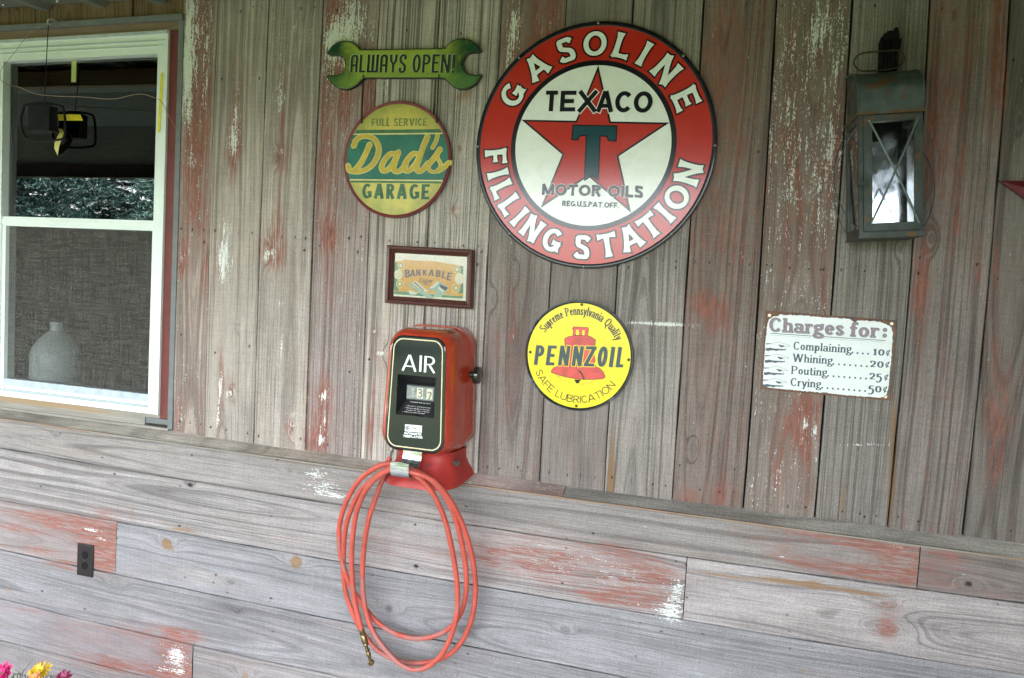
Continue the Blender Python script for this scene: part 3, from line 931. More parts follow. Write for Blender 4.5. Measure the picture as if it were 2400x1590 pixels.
FEATS = []
feats("""R 1980 1262 120 20 .5;R 2080 1290 60 30 .62;R 2130 1310 30 46 .7;R 1960 1330 110 14 .55;R 2060 1345 80 18 .7;R 1850 1290 80 30 .35;R 1900 1235 60 14 .5;R 2220 1300 50 30 .4;R 2180 1340 30 30 .3;W 2110 1283 20 3 .7;W 1838 1306 14 2.4 .9;D 2360 1320 60 16 .4;D 2300 1350 60 8 .3
;W 742 1112 30 14 .75;W 770 1140 30 16 .70;W 735 1150 34 12 .6;W 790 1165 40 8 .55;W 800 1110 40 8 .3;R 770 1130 50 30 .2
;R 1250 1300 150 44 .30;R 1420 1330 130 50 .34;R 1540 1340 60 30 .55;R 1520 1410 80 30 .42;R 1450 1290 60 12 .4;R 950 1290 120 30 .2;R 1400 1400 60 14 .5
;W 1578 1425 24 34 .85;W 1550 1440 40 14 .55;W 1480 1400 90 40 .20;W 1280 1330 150 40 .30;W 1450 1330 120 30 .28;R 1250 1340 120 30 .25;W 1590 1380 14 20 .55
;O 1700 1350 90 4.5 .75;O 1830 1361 60 5 .85;O 1950 1378 90 6 .80;O 2040 1392 40 4 .6;O 1905 1370 14 9 .8;R 2075 1420 30 12 .45;R 2075 1472 24 28 .75;R 2100 1440 20 60 .2;R 2000 1530 80 30 .14
;R 90 1215 90 14 .5;R 200 1230 60 14 .6;R 250 1255 26 50 .75;R 100 1290 70 8 .4;R 245 1310 34 34 .75;R 150 1325 40 10 .6;R 40 1240 50 8 .5;R 195 1255 40 20 .5;W 212 1242 26 3.4 1.0;W 236 1263 16 3 1.0
;O 391 1276 10 10 .9;O 405 1290 6 6 .5;O 430 1242 34 4 .9;O 310 1205 8 30 .5;O 694 1318 10 18 .9;O 555 1318 8 4 .5;O 20 1385 14 8 .5;O 640 1470 14 40 .3
;R 330 1475 110 26 .35;R 420 1490 40 14 .6;R 420 1545 40 46 .7;R 250 1555 70 14 .6;R 60 1430 40 8 .5;R 150 1490 60 30 .2;R 400 1580 90 14 .5
;W 405 1545 26 20 .66;W 420 1530 22 26 .6;W 385 1570 24 8 .5;W 425 1575 10 8 .6;W 380 1510 10 4 .5
;D 150 1025 120 10 .2;D 100 1110 60 8 .14;D 330 1075 60 6 .25;D 660 1195 60 14 .1;D 900 1190 120 14 .1;D 1260 1190 60 14 .22;D 1500 1220 120 8 .15
;O 690 1085 60 3 .5;D 600 1440 90 12 .25;D 500 1420 70 14 .22;D 690 1475 50 12 .25;D 60 1440 60 16 .3;D 60 1520 90 8 .35;D 1800 1530 160 8 .25;D 2000 1560 200 6 .22
;O 645 1400 20 4 .2;W 1625 1505 40 50 .12;O 1880 1573 6 5 .7;W 640 1390 6 1 .3
;R 1350 1310 220 60 .10;R 1150 1290 90 40 .25;R 1980 1270 180 50 .08;R 330 1530 140 50 .25;R 120 1260 140 50 .22;R 1450 1385 130 30 .06;R 900 1290 160 40 .12;R 2050 1450 60 50 .15""")
for x, y in [(240, 1073), (445, 1136), (422, 1140), (420, 1233), (450, 1067), (650, 1078), (973, 1230), (975, 1327), (872, 1349), (1390, 1250), (1500, 1460), (2270, 1369), (2338, 1416), (1845, 1441), (2316, 1541), (198, 1428), (640, 1481), (96, 1141), (268, 1111), (636, 1210), (434, 1354), (500, 1366), (635, 1403), (98, 1386), (1328, 1262), (1318, 1367), (1327, 1285), (1093, 1187), (1585, 1316), (1583, 1372), (1582, 1410), (1581, 1435), (1609, 1400), (1610, 1432), (1608, 1325), (1490, 1538), (1648, 1486), (2129, 1484), (1850, 1480), (506, 1348), (533, 1390), (275, 1240), (274, 1262), (1097, 1533), (1550, 1480), (1066, 1556), (1850, 1520)]:
    FEATS.append(('D', x, y, rn.uniform(2.2, 3.4), rn.uniform(1.7, 2.3), rn.uniform(.8, 1.5)))

lb = Boards()
XL_SEEN = -3.6
HL = {k: hline(k, DL) for k in ('h1', 'h2', 'h3', 'h4', 'h5')}
ledl = hline('led', DL)
off = lambda f, k: (lambda x: f(x) + k)
HL['h6'] = off(HL['h5'], -.20); HL['h0'] = off(ledl, -.004); HL['h7'] = off(HL['h5'], -.28)
J = lambda x, y: at(x, y, DL)[0]
XR_END = 1.95
LT = (.36, .35, .345)
rows = [
 ('h0', 'h1', [XL_END, J(2153, 1330), XR_END], [((.33, .315, .30), .40, 'flat', (-.08, -.3, 0, 0), []), ((.30, .275, .26), .4, 'flat', (.08, -.3, 0, 0), [(2270, 1369, .008, .8, 0)])]),
 ('h1', 'h2', [XL_END, J(1605, 1385), XR_END], [((.385, .37, .36), .58, 'flat', (-.1, -.3, 0, 0), [(445, 1137, .008, .9, .5), (975, 1328, .006, .6, 0)]), ((.43, .41, .40), .68, 'flat', (-.2, -.3, 0, 0), [(2075, 1418, .012, .1, .3), (2072, 1468, .020, .05, .3)])]),
 ('h2', 'h3', [XL_END, J(272, 1290), XR_END], [((.34, .32, .31), .40, 'flat', (.0, -.3, 0, 0), []), ((.33, .335, .345), .40, 'flat', (-.2, -.3, 0, 0), [(391, 1276, .017, .1, .9), (694, 1318, .016, .1, .8), (912, 1427, .012, .55, .2), (1325, 1480, .012, .4, .3)])]),
 ('h3', 'h4', [XL_END, XR_END], [((.315, .315, .32), .46, 'flat', (-.16, -.3, 0, 0), [(270, 1370, .014, .1, 0), (1775, 1545, .010, .3, .1)])]),
 ('h4', 'h5', [XL_END, J(452, 1550), XR_END], [((.32, .31, .315), .38, 'flat', (-.04, -.3, 0, 0), []), ((.36, .345, .335), .45, 'flat', (-.14, -.3, 0, 0), [(575, 1584, .014, .1, .7)])]),
 ('h5', 'h6', [XL_END, -1.2, XR_END], [((.32, .31, .30), .42, 'flat', (.0, -.3, 0, 0), []), ((.33, .32, .31), .42, 'flat', (-.05, -.3, 0, 0), [])]),
 ('h6', 'h7', [XL_END, -.6, XR_END], [((.30, .29, .28), .42, 'flat', (.0, -.3, 0, 0), []), ((.33, .32, .31), .42, 'flat', (-.05, -.3, 0, 0), [])]),
]
sd = 200
for a, b, cuts, sp in rows:
    for k, (tone, rk, sty, base, kn) in enumerate(sp):
        sd += 1
        tone = (tone[0] * .665, tone[1] * .62, tone[2] * .615); rk *= .85; base = (base[0] + .10,) + tuple(base[1:])
        x0, x1 = cuts[k] + .0014, cuts[k + 1] - .0014
        if x0 < XL_SEEN:
            lb.plank(False, HL[a], HL[b], x0, XL_SEEN - .003, DL, tone, rk, sty, sd + 500, [], base, [], gap=.0022, step=(.02, .06))
            x0 = XL_SEEN
        lb.plank(False, HL[a], HL[b], x0, x1, DL, tone, rk, sty, sd, FEATS, base, kn, gap=.0022, step=(.0028, .006))
lb.build("lower_boards", W_LO, house)

lg = Boards()
cuts = [XL_END, at(1040, 1105, .03)[0], at(1322, 1152, .03)[0], XR_END]
for k, (tone, base) in enumerate([((.31, .275, .235), (-.15, -.3, 0, .10)), ((.36, .29, .26), (.34, .05, 0, 0)), ((.29, .268, .235), (-.2, -.3, 0, .05))]):
    lg.plank(False, off(bot, 0.004), led, cuts[k] + .001, cuts[k + 1] - .001, -.004, tone, .4, 'flat', 301 + k, [], base, [], gap=0, ds=.059, thick=.012, step=(.003, .006))
lg.build("ledge_board", W_LO, house)
# the nose of the ledge, fresh wood where it was cut
nose = MB()
xs_ = np.linspace(XL_END, XR_END, 60)
vs = []
for x in xs_:
    z = float(led(x)); vs += [(x, -.0565, z - .0005), (x, -.0565, z - .005), (x, -.045, z - .005)]
fs = []
for i in range(len(xs_) - 1):
    for k in range(2): fs.append((3 * i + k, 3 * i + k + 1, 3 * i + 4 + k, 3 * i + 3 + k))
nose.add(vs, fs)
nose.build("ledge_nose", plainwood("cut_wood", (.30, .19, .12), 0, .7, alt=(.28, .25, .2), altamt=.5), house)

# black felt behind the boards, so that the gaps are dark
felt = NT("black_felt").set(Base_Color=(.008, .008, .008, 1), Roughness=1.0).m
bk = MB()
bk.box(XL_END - .02, XWL, .022, .10, -.1, UP1)
bk.box(XWR, XR_END + .02, .022, .10, -.1, UP1)
bk.box(XWL, XWR, .026, .10, 2.531, UP1)
bk.box(XWL, XWR, .022, .10, -.1, .985)
bk.build("wall_backing", felt, house)
# dark room behind the window
rm = MB()
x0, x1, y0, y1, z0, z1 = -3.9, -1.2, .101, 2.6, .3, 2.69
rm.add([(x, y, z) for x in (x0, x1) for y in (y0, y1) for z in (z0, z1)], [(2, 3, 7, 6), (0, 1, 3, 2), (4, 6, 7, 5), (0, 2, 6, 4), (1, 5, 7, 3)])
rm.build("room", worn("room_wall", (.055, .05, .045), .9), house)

# ---------------------------------------------------------------- window
vinyl = worn("white_vinyl", (.72, .78, .73), .4, var=.06, scale=9, alt=(.40, .42, .38), altamt=.10, altscale=70)
vinyl_d = worn("vinyl_track_and_shade", (.42, .47, .50), .5, var=.15, scale=30)
redtrim = worn("red_casing_paint", (.135, .026, .022), .5, var=.2, scale=20)
greytrim = worn("grey_trim_metal", (.145, .155, .155), .5, var=.15, scale=25)
sillwood = plainwood("sill_wood", (.27, .245, .21), 0, .75, alt=(.30, .20, .11), altamt=.3)
win = MB()
FX0, FX1, FZ0, FZ1 = -2.93, -2.098, 1.076, 2.475
gx1 = -2.142       # right edge of the panes
win.box(FX0, -2.885, -.004, .05, FZ0, FZ1)                       # jambs, head and sill of the frame
win.box(gx1, FX1, -.006, .05, FZ0, FZ1)
win.box(-2.885, gx1, -.003, .05, 2.392, FZ1)
win.box(-2.885, gx1, -.006, .05, FZ0, 1.098)
win.box(-2.885, gx1, .012, .05, 1.098, 1.118)
wf = win.build("window", vinyl, house, label="white vinyl sash window with a dark insect screen over its lower half")
g = MB()  # raised grey strips, coloured to stand in for shade in the head's grooves
g.box(FX0 + .01, FX1 - .012, -.0085, -.003, 2.437, 2.4395)
g.box(FX0 + .01, FX1 - .014, -.0085, -.003, 2.420, 2.4215)
g.box(FX0 + .004, FX1 - .002, -.012, -.002, 2.462, 2.470)
g.build("head_shade_strip", vinyl_d, wf)
s_ = MB()
s_.box(-2.885, gx1, .004, .05, 1.754, 1.791)
s_.box(-2.885, gx1, -.001, .02, 1.760, 1.779)
s_.box(gx1 - .012, gx1, .004, .05, 1.10, 1.754)
s_.box(-2.885, -2.868, .004, .05, 1.10, 1.754)
s_.build("sash_rail", vinyl, wf)
s_ = MB()
s_.box(-2.868, gx1 - .012, .006, .05, 1.118, 1.146)
s_.box(-2.885, gx1, .002, .05, 1.0985, 1.104)
s_.build("sill_track", vinyl_d, wf)
pn = MB()
pn.box(-2.885, gx1, .028, .031, 1.791, 2.392)
pn.build("pane", glass("window_glass", (.86, .92, .9), 0.0, 1.5, .16, 3.2), wf)
# insect screen: a woven net that lets half of the light through
n = NT("insect_screen")
tr = n.n("ShaderNodeBsdfTransparent"); df = n.b
o = n.obj(); mp = n.n("ShaderNodeMapping"); mp.inputs["Scale"].default_value = (9, 1, 130); n.link(o, mp.inputs[0])
mp2 = n.n("ShaderNodeMapping"); mp2.inputs["Scale"].default_value = (130, 1, 9); n.link(o, mp2.inputs[0])
a = n.noise(mp.outputs[0], 1, 3, .6); b = n.noise(mp2.outputs[0], 1, 3, .6)
wv = n.add(a, b)
n.set(Base_Color=n.mix(n.step(wv, .66, 1.34, smooth=False), (.026, .023, .019), (.118, .107, .090)), Roughness=.6)
mx = n.n("ShaderNodeMixShader"); n.link(n.step(wv, .8, 1.2, .48, .66, smooth=False), mx.inputs[0]); n.link(tr.outputs[0], mx.inputs[1]); n.link(df.outputs[0], mx.inputs[2]); n.link(mx.outputs[0], n.out.inputs[0])
sc = MB(); sc.add([(-2.868, .020, 1.146), (gx1 - .012, .020, 1.146), (gx1 - .012, .020, 1.754), (-2.868, .020, 1.754)], [(0, 1, 2, 3)])
sc.build("insect_screen", n.m, wf)
cs = MB()
cs.box(FX1 + .0005, -2.0555, .004, .05, 1.062, 2.4748)
cs.build("side_casing", redtrim, wf)
ct = MB()
ct.box(-2.0553, -2.034, -.004, .05, 1.028, 2.5055)
ct.box(-2.985, -2.034, -.012, .05, 2.506, 2.5265)
ct.box(-2.16, -2.0553, .002, .05, 1.040, 1.0600)
ct.build("trim_strip", greytrim, wf)
ct = MB()
ct.box(-2.985, -2.0553, .0, .05, 2.476, 2.5058)
ct.build("head_board", plainwood("head_wood", (.19, .13, .085), 0, .75), wf)
ct = MB()
ct.slab([(-2.985, 1.029), (-2.0553, 1.029), (-2.0553, .985), (-2.985, .985)], -.05, .001)
ct.slab([(-2.93, 1.0755), (FX1, 1.0755), (FX1, 1.0605), (-2.165, 1.0605), (-2.167, 1.0295), (-2.93, 1.0295)], -.05, -.004)
ct.build("sill_board", sillwood, wf)
ct = MB(); ct.box(-3.0, -2.93, .0, .05, .985, 2.5055); ct.build("side_casing", redtrim, wf)

# ---------------------------------------------------------------- porch roof, its beam and posts
tin = worn("corrugated_tin", (.15, .165, .125), .6, metallic=.0, var=.15, scale=6)
pr = MB()
RX0, RX1, ROUT, RDROP = XL_END - .25, 2.25, 3.0, .10
pitch_x = .268
ribs = [-2.41 + pitch_x * k for k in range(-32, 20)]
prof = []
for xr_ in ribs:
    if xr_ < RX0 + .1 or xr_ > RX1 - .1: continue
    prof += [(xr_ - .052, 0), (xr_ - .024, -.020), (xr_ + .020, -.022), (xr_ + .036, -.001)]
prof = [(RX0, 0)] + prof + [(RX1, 0)]
zr = lambda x: 2.592 - .018 * (x + 2.4) / 1.0 * .6
sec = lambda y, up: [(x, y, zr(x) + dz + up + RDROP * y / ROUT) for x, dz in prof]
rows_ = [sec(-.004, 0), sec(-ROUT, 0), sec(-ROUT, .004), sec(-.004, .004)]
m_ = len(prof)
pr.add([p for r_ in rows_ for p in r_], [(k * m_ + i, k * m_ + i + 1, ((k + 1) % 4) * m_ + i + 1, ((k + 1) % 4) * m_ + i) for k in range(4) for i in range(m_ - 1)])
roof = pr.build("porch_roof", tin, house, label="grey corrugated metal sheet of the porch roof")
screwm = worn("zinc_screw", (.6, .6, .58), .35, metallic=.8)
for x, dz in prof[1:-1:2]:
    for yy in ((-.035,) if -3 < x < .8 else ()):
        q = MB(); q.lathe([(.0001, .006), (.004, .005), (.006, .002), (.006, 0)], (x + .075, yy, zr(x) - .0005 + RDROP * yy / ROUT), (0, 0, -1), 10)
        q.build("roof_screw", screwm, roof, smooth=50)
beamw = plainwood("beam_wood", (.09, .075, .06), 0, .8)
bm_ = MB()
bm_.slab([(RX0, 2.385), (RX1, 2.385), (RX1, zr(RX1) - RDROP - .002), (RX0, zr(RX0) - RDROP - .002)], ROUT - .11, ROUT - .02)
bm_.build("header_beam", beamw, house)
bm_ = MB()
for yy in (-.75, -1.5, -2.25):
    bm_.box(RX0, RX1, yy - .02, yy + .02, 2.70 + RDROP * yy / ROUT - .09, 2.70 + RDROP * yy / ROUT)
bm_.box(RX0, RX1, -ROUT + .02, .05, 2.705, 2.715)
bm_.build("purlin", beamw, house)
for x in (RX0 + .12, RX1 - .12):
    p_ = MB(); p_.box(x - .06, x + .06, -ROUT + .01, -ROUT + .12, -.1, 2.385); p_.build("porch_post", beamw, house)
ew = MB(); ew.box(1.15, 1.20, -ROUT + .13, -DL - .024, -.1, 2.50)  # unseen wall, set close and dark to shade the boards on the right
ew.build("unseen_end_wall", plainwood("unseen_end_wall_boards", (.13, .10, .08), 2, .8), house)

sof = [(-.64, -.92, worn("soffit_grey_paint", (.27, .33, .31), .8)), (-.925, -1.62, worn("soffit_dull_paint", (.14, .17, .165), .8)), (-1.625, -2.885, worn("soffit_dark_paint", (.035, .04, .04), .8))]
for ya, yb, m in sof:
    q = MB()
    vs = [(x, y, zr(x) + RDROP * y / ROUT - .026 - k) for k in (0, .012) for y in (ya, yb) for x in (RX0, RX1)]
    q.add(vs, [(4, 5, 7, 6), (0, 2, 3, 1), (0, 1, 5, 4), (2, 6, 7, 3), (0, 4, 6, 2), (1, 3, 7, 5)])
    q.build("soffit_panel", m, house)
q = MB()
vs = [(x, y, zr(x) + RDROP * y / ROUT - k) for k in (.026, .10) for y in (-.60, -.638) for x in (RX0, RX1)]
q.add(vs, [(4, 5, 7, 6), (0, 2, 3, 1), (0, 1, 5, 4), (2, 6, 7, 3), (0, 4, 6, 2), (1, 3, 7, 5)])
q.build("ceiling_beam", plainwood("tan_beam_wood", (.34, .25, .15), 0, .8), house)
# ---------------------------------------------------------------- porch floor, lawn
def sheet(name, x0, x1, y0, y1, z, m):
    b = MB(); b.add([(x0, y0, z), (x1, y0, z), (x1, y1, z), (x0, y1, z)], [(0, 1, 2, 3)])
    o = b.build(name, m); return o


g_ = sheet("ground", -400, 400, -400, 300, -.16, worn("lawn_grass", (.046, .066, .028), .9, var=.45, scale=1.5, alt=(.075, .075, .04), altamt=.5, altscale=.6, spec=.2))
tag(g_, "open mown lawn in front of the porch", "ground", kind="structure")
cb = MB(); cb.box(XL_END - .3, 2.3, -3.3, .1, -.155, -.1)
tag(cb.build("porch_floor", worn("porch_concrete", (.36, .35, .33), .8, var=.15, scale=4)), "grey concrete slab under the porch roof", "floor", kind="structure")


# ------------------------------------------------------------------ enamel and paint
def enamel(name, col, rough=.16, var=.05, spec=.48, **k): return worn(name, col, rough, var=var, scale=30, spec=spec, rvar=.02, **k)


E_BLACK = enamel("black_enamel", (.006, .0065, .008))
E_RED = enamel("red_enamel", (.50, .030, .016))
E_WHITE = enamel("white_enamel", (.84, .88, .82))
E_TEAL = enamel("teal_enamel", (.006, .055, .066))
SCREW = worn("dull_screw", (.33, .32, .30), .4, metallic=.7, var=.3, scale=200)
SCREW_D = worn("dark_screw", (.07, .055, .05), .5, metallic=.5, var=.3, scale=200)


def screw(parent, x, z, dep, r=.0042, m=None, name="screw"):
    q = MB(); q.lathe([(r, 0), (r, .0012), (r * .7, .0024), (.00005, .0028)], (x, -dep, z), (0, -1, 0), 14)
    q.box(x - r * .7, x + r * .7, -dep - .0031, -dep - .0026, z - r * .12, z + r * .12)
    return q.build(name, m or SCREW, parent, smooth=50)


def dished(mb, c, rx, rz, dep, rim, mi_face, mi_rim, n=128, th=.004, lip=.0015):
    """a round metal sign: rolled rim and a flat field"""
    prof = [(1, -th), (1, 0), (1 - .006, lip), (1 - rim * .5, lip), (1 - rim, 0)]
    a = [2 * PI * i / n for i in range(n)]
    vs = []; fs = []; 
    for r, h in prof:
        vs += [(c[0] + rx * r * math.cos(t), -(dep + h), c[1] + rz * r * math.sin(t)) for t in a]
    for k in range(len(prof) - 1):
        fs += [(k * n + i, k * n + (i + 1) % n, (k + 1) * n + (i + 1) % n, (k + 1) * n + i) for i in range(n)]
    mb.add(vs, fs, mi_rim)
    mb.add(vs[-n:], [tuple(range(n))], mi_face)
    mb.add(vs[:n], [tuple(range(n - 1, -1, -1))], mi_rim)


# ------------------------------------------------------------------ big round gasoline sign
GC = (-.5215, 2.0527); GR = .3685
gs = thing("gasoline_sign", "largest round sign, red and white enamel with a red star, reading GASOLINE FILLING STATION", "sign", (GC[0], 0, GC[1]))
DP = .012
b = MB()
dished(b, GC, GR, GR, DP, .036, 1, 0, lip=.0012)
b.build("panel", [E_BLACK, E_RED], gs, smooth=30)
b = MB()
b.disc(GC[0], GC[1], GR * .69, GR * .69, DP + .0004, 0, 128)
b.disc(GC[0], GC[1], GR * .649, GR * .649, DP + .0008, 1, 128)
b.build("centre_disc", [E_BLACK, E_WHITE], gs)
GA = rad(-1.6)


def gloc(x, y, a=GA):
    return (GC[0] + GR * (x * math.cos(a) - y * math.sin(a)), GC[1] + GR * (x * math.sin(a) + y * math.cos(a)))


sp = at(1402.5, 158.5); sl = at(1278, 488.7); sr = at(1486.7, 498.6); s1 = at(1226.5, 283); s2 = at(1570.5, 291)
star_a = math.atan2(s1[1] - GC[1], s1[0] - GC[0]) - rad(162)
b = MB()


def star_pts(R, a, k=.382):
    return [(GC[0] + R * (1 if i % 2 == 0 else k) * math.cos(rad(90 + 36 * i) + a), GC[1] + R * (1 if i % 2 == 0 else k) * math.sin(rad(90 + 36 * i) + a)) for i in range(10)]


SA = (math.atan2(sp[1] - GC[1], sp[0] - GC[0]) - rad(90) + star_a + math.atan2(s2[1] - GC[1], s2[0] - GC[0]) - rad(18)) / 3
b.slab(star_pts(GR * .649, SA), DP + .0008, DP + .0012, 0)
b.slab(star_pts(GR * .600, SA), DP + .0012, DP + .0016, 1)
tz = lambda l: zp(l, 1100, 30, 2.529, DP)
tpoly = [(612, 664), (879, 669), (874, 767), (822, 762), (813, 738), (780, 736), (769, 1001), (725, 972), (680, 1001), (690, 733), (658, 735), (648, 759), (604, 756)]
b.slab(tz(tpoly), DP + .0016, DP + .0019, 0)
cx_, cy_ = 742, 800


def inset(pts, d):
    n_ = len(pts); out = []
    ar = sum(pts[i][0] * pts[(i + 1) % n_][1] - pts[(i + 1) % n_][0] * pts[i][1] for i in range(n_))
    sg = 1 if ar > 0 else -1
    for i in range(n_):
        p = Vector(pts[i]); a = Vector(pts[i - 1]); c = Vector(pts[(i + 1) % n_])
        d1 = (p - a).normalized(); d2 = (c - p).normalized()
        n1 = Vector((-d1.y, d1.x)) * sg; n2 = Vector((-d2.y, d2.x)) * sg
        q = (n1 + n2); q = q / max(.4, 1 + n1.dot(n2))
        out.append((p.x + q.x * d, p.y + q.y * d))
    return out


b.slab(inset(tz(tpoly), .0042), DP + .0019, DP + .0022, 2)
b.build("star_emblem", [E_BLACK, E_RED, E_TEAL], gs)

b = MB()
ST = dict(t=.17, v=.215, flare=.55, sp=.1)


def own_rad(ch, t, v):
    return None


def ring_letters(word, angs, hh, rmid, st, inward, sizes=None):
    for k, (ch, a) in enumerate(zip(word, angs)):
        th = rad(a)
        p = (GC[0] + math.sin(th) * rmid * GR, GC[1] + math.cos(th) * rmid * GR)
        for mi, gr_, dp in ((0, .0050, DP + .0005), (1, 0, DP + .0011)):
            place(b, ch, hh * GR, p, -th + (PI if inward else 0), st, dp, mi, gr_, mid=True)


ring_letters("GASOLINE", [-58.5, -37.5, -18.2, -1.2, 15.0, 28.2, 44.0, 64.0], .195, .823, dict(ST, sx=1.12), False)
b.build("ring_lettering", [E_BLACK, E_WHITE], gs, fix=False)
b = MB()
ring_letters("FILLING", [-96.3, -106.3, -116, -126.5, -135.5, -146, -160], .190, .825, dict(ST, sx=1.0), True)
ring_letters("STATION", [-178.5, 167, 153.3, 140.8, 130, 119.5, 105.2], .190, .825, dict(ST, sx=1.08), True)
b.build("ring_lettering", [E_BLACK, E_WHITE], gs, fix=False)
b = MB()
# company name over the star's upper point
TX = dict(t=.20, v=.22)
for ch, (xm, w_) in zip("TEXACO", ((488, 74), (586, 94), (702, 128), (806, 104), (914, 96), (1031, 108))):
    p0 = tz([(xm, 528 + (xm - 770) * .012)])[0]
    hh = .062
    st = dict(TX); st['sx'] = 1.0
    ww = advance(ch, hh, st)
    want = w_ / 2.529 / FPX * DIST * 1.01
    st['sx'] = want / ww
    for _ in range(2): st['sx'] *= want / advance(ch, hh, st)
    if ch in 'XA':
        place(b, ch, hh, p0, GA * .5, st, DP + .0018, 1, .0024, mid=True)
    place(b, ch, hh, p0, GA * .5, st, DP + .0022, 0, 0, mid=True)
b.build("name_lettering", [E_BLACK, E_WHITE], gs, fix=False)
b = MB()
q = tz([(430, 1082), (1030, 1098)])
fr = plane_frame(q[0], math.atan2(q[1][1] - q[0][1], q[1][0] - q[0][0]))
text(b, "MOTOR OILS", .0345, fr, dict(t=.24, v=.26, sp=.10), DP + .0020, 2, .0010, fit=q[1][0] - q[0][0])
text(b, "MOTOR OILS", .0345, fr, dict(t=.24, v=.26, sp=.10), DP + .0023, 0, 0, fit=q[1][0] - q[0][0])
q = tz([(550, 1147), (886, 1160)])
fr = plane_frame(q[0], math.atan2(q[1][1] - q[0][1], q[1][0] - q[0][0]))
text(b, "REG.U.S.PAT.OFF.", .0165, fr, dict(t=.22, v=.24, sp=.08), DP + .0022, 0, 0, fit=q[1][0] - q[0][0])
b.build("small_lettering", [E_BLACK, E_WHITE, E_WHITE], gs, fix=False)
for a in (0, 45, 90, 135, 180, 222, 270, 318):
    x, z = GC[0] + math.sin(rad(a)) * GR * .985, GC[1] + math.cos(rad(a)) * GR * .985
    screw(gs, x - (x - GC[0]) * .0, z, DP + .001, .0036)

# ------------------------------------------------------------------ yellow oil sign
PC = (-.5233, 1.4172); PR_ = .1704
E_YEL = enamel("yellow_enamel", (.80, .66, .008), .3)
E_BELL = enamel("bell_red", (.62, .06, .055), .3, var=.25)
E_SLATE = enamel("slate_blue_enamel", (.022, .045, .062), .3)
E_ORANGE = enamel("orange_print", (.55, .36, .02), .3)
E_EDGE = worn("worn_black_rim", (.012, .014, .02), .3, var=.3, alt=(.10, .12, .16), altamt=.35, altscale=14)
oz = lambda l: zp(l, 1210, 690, 5.407, .011)
os_ = thing("oil_sign", "small round yellow enamel sign with a red bell, black rim, below the big round sign", "sign", (PC[0], 0, PC[1]))
b = MB(); dished(b, PC, PR_, PR_, .010, .052, 1, 0, lip=.004)
b.build("panel", [E_EDGE, E_YEL], os_, smooth=30)
b = MB()
PD = .0104
body = [(610, 560), (660, 535), (730, 522), (905, 522), (960, 545), (1006, 580), (1000, 645), (960, 655), (985, 760), (1003, 830), (990, 890), (1020, 922), (1060, 935), (1105, 985), (1130, 1040), (1120, 1065), (1080, 1078), (960, 1085), (860, 1084), (780, 1082), (640, 1055), (510, 1020), (445, 995), (437, 978), (470, 930), (520, 912), (560, 890), (585, 800), (620, 660), (613, 640)]
b.slab(oz(body), PD - .0005, PD, 0)
b.slab(inset(oz(body), .0013), PD, PD + .0003, 1)
crown = [(712, 520), (722, 465), (710, 436), (724, 410), (912, 420), (919, 455), (902, 530)]
b.slab(oz(crown), PD - .0005, PD + .0001, 0)
b.slab(inset(oz(crown), .0012), PD + .0001, PD + .0004, 1)
for hole in ([(757, 455), (790, 450), (798, 518), (757, 518)], [(836, 455), (868, 458), (862, 522), (832, 520)]):
    b.slab(oz(hole), PD + .0004, PD + .0006, 2)
b.slab(oz([(765, 952), (815, 978), (838, 1005), (852, 1045), (868, 1080), (852, 1080), (842, 1050), (824, 1010), (800, 985)]), PD + .0003, PD + .0006, 0)
b.slab(oz([(728, 1082), (820, 1086), (800, 1110), (797, 1128), (755, 1128), (750, 1108)]), PD - .0004, PD + .0001, 0)
for k in range(9):      # hatching on the shoulder of the bell
    y = 545 + k * 11
    ribbon(b, [(640 + (k % 3) * 20, y + 14), (760, y), (860 + (k % 4) * 30, y + 4)], lambda d: 2.2, lambda x, z: oz([(x, z)])[0], PD + .0004, 3)
for k in range(7):
    y = 950 + k * 15
    ribbon(b, [(500 + (k % 3) * 30, y), (640 + 20 * (k % 2), y + 14)], lambda d: 2.0, lambda x, z: oz([(x, z)])[0], PD + .0004, 3)
b.build("bell_emblem", [E_BLACK, E_BELL, E_YEL, enamel("bell_hatching", (.36, .03, .03), .3)], os_)
b = MB()
q = oz([(222, 893), (1372, 926)])
an = math.atan2(q[1][1] - q[0][1], q[1][0] - q[0][0])
for ch, (xa, xb, k) in zip("PENNZOIL", ((222, 360, 0), (372, 508, 1), (527, 684, 2), (700, 852, 3), (852, 1010, 4), (1017, 1160, 5), (1172, 1240, 6), (1258, 1372, 7))):
    yb = 895 + (xa - 222) * .029
    p0 = oz([(xa, yb)])[0]
    hh = .0615
    st = dict(t=.15, v=.19, sh=.13, serif=ch in 'PENIL', sl=.02 if ch != 'I' else .05, sw=.1, sx=1)
    want = (xb - xa) / 5.407 / FPX * DIST - .13 * hh * .6
    for _ in range(4): st['sx'] *= want / advance(ch, hh, st)
    if ch in 'NZ': letter(b, ch, hh, plane_frame(p0, an), st, PD + .0006, 1, .0021)
    letter(b, ch, hh, plane_frame(p0, an), st, PD + .0010, 0)
arc_text(b, "Supreme Pennsylvania Quality", .026, PC, PR_ * .735, 2.5, dict(t=.075, v=.15, serif=True, sl=.12, sw=.06, sp=.05), PD + .0002, 2, span=124)
arc_text(b, "SAFE LUBRICATION", .0225, PC, PR_ * .858, 184.5, dict(t=.105, v=.115, sp=.13), PD + .0002, 2, inward=True, span=122)
for w_, a_ in (("REG", -142), ("U S", -161), ("PAT", 166), ("OFF", 149)):
    arc_text(b, w_, .0075, PC, PR_ * (.545 if w_ in ("U S", "PAT") else .56), a_, dict(t=.12, v=.12, sp=.5), PD + .0002, 3, inward=True)
b.build("lettering", [E_SLATE, E_YEL, enamel("brown_black_print", (.03, .02, .008), .3), E_ORANGE], os_, fix=False)
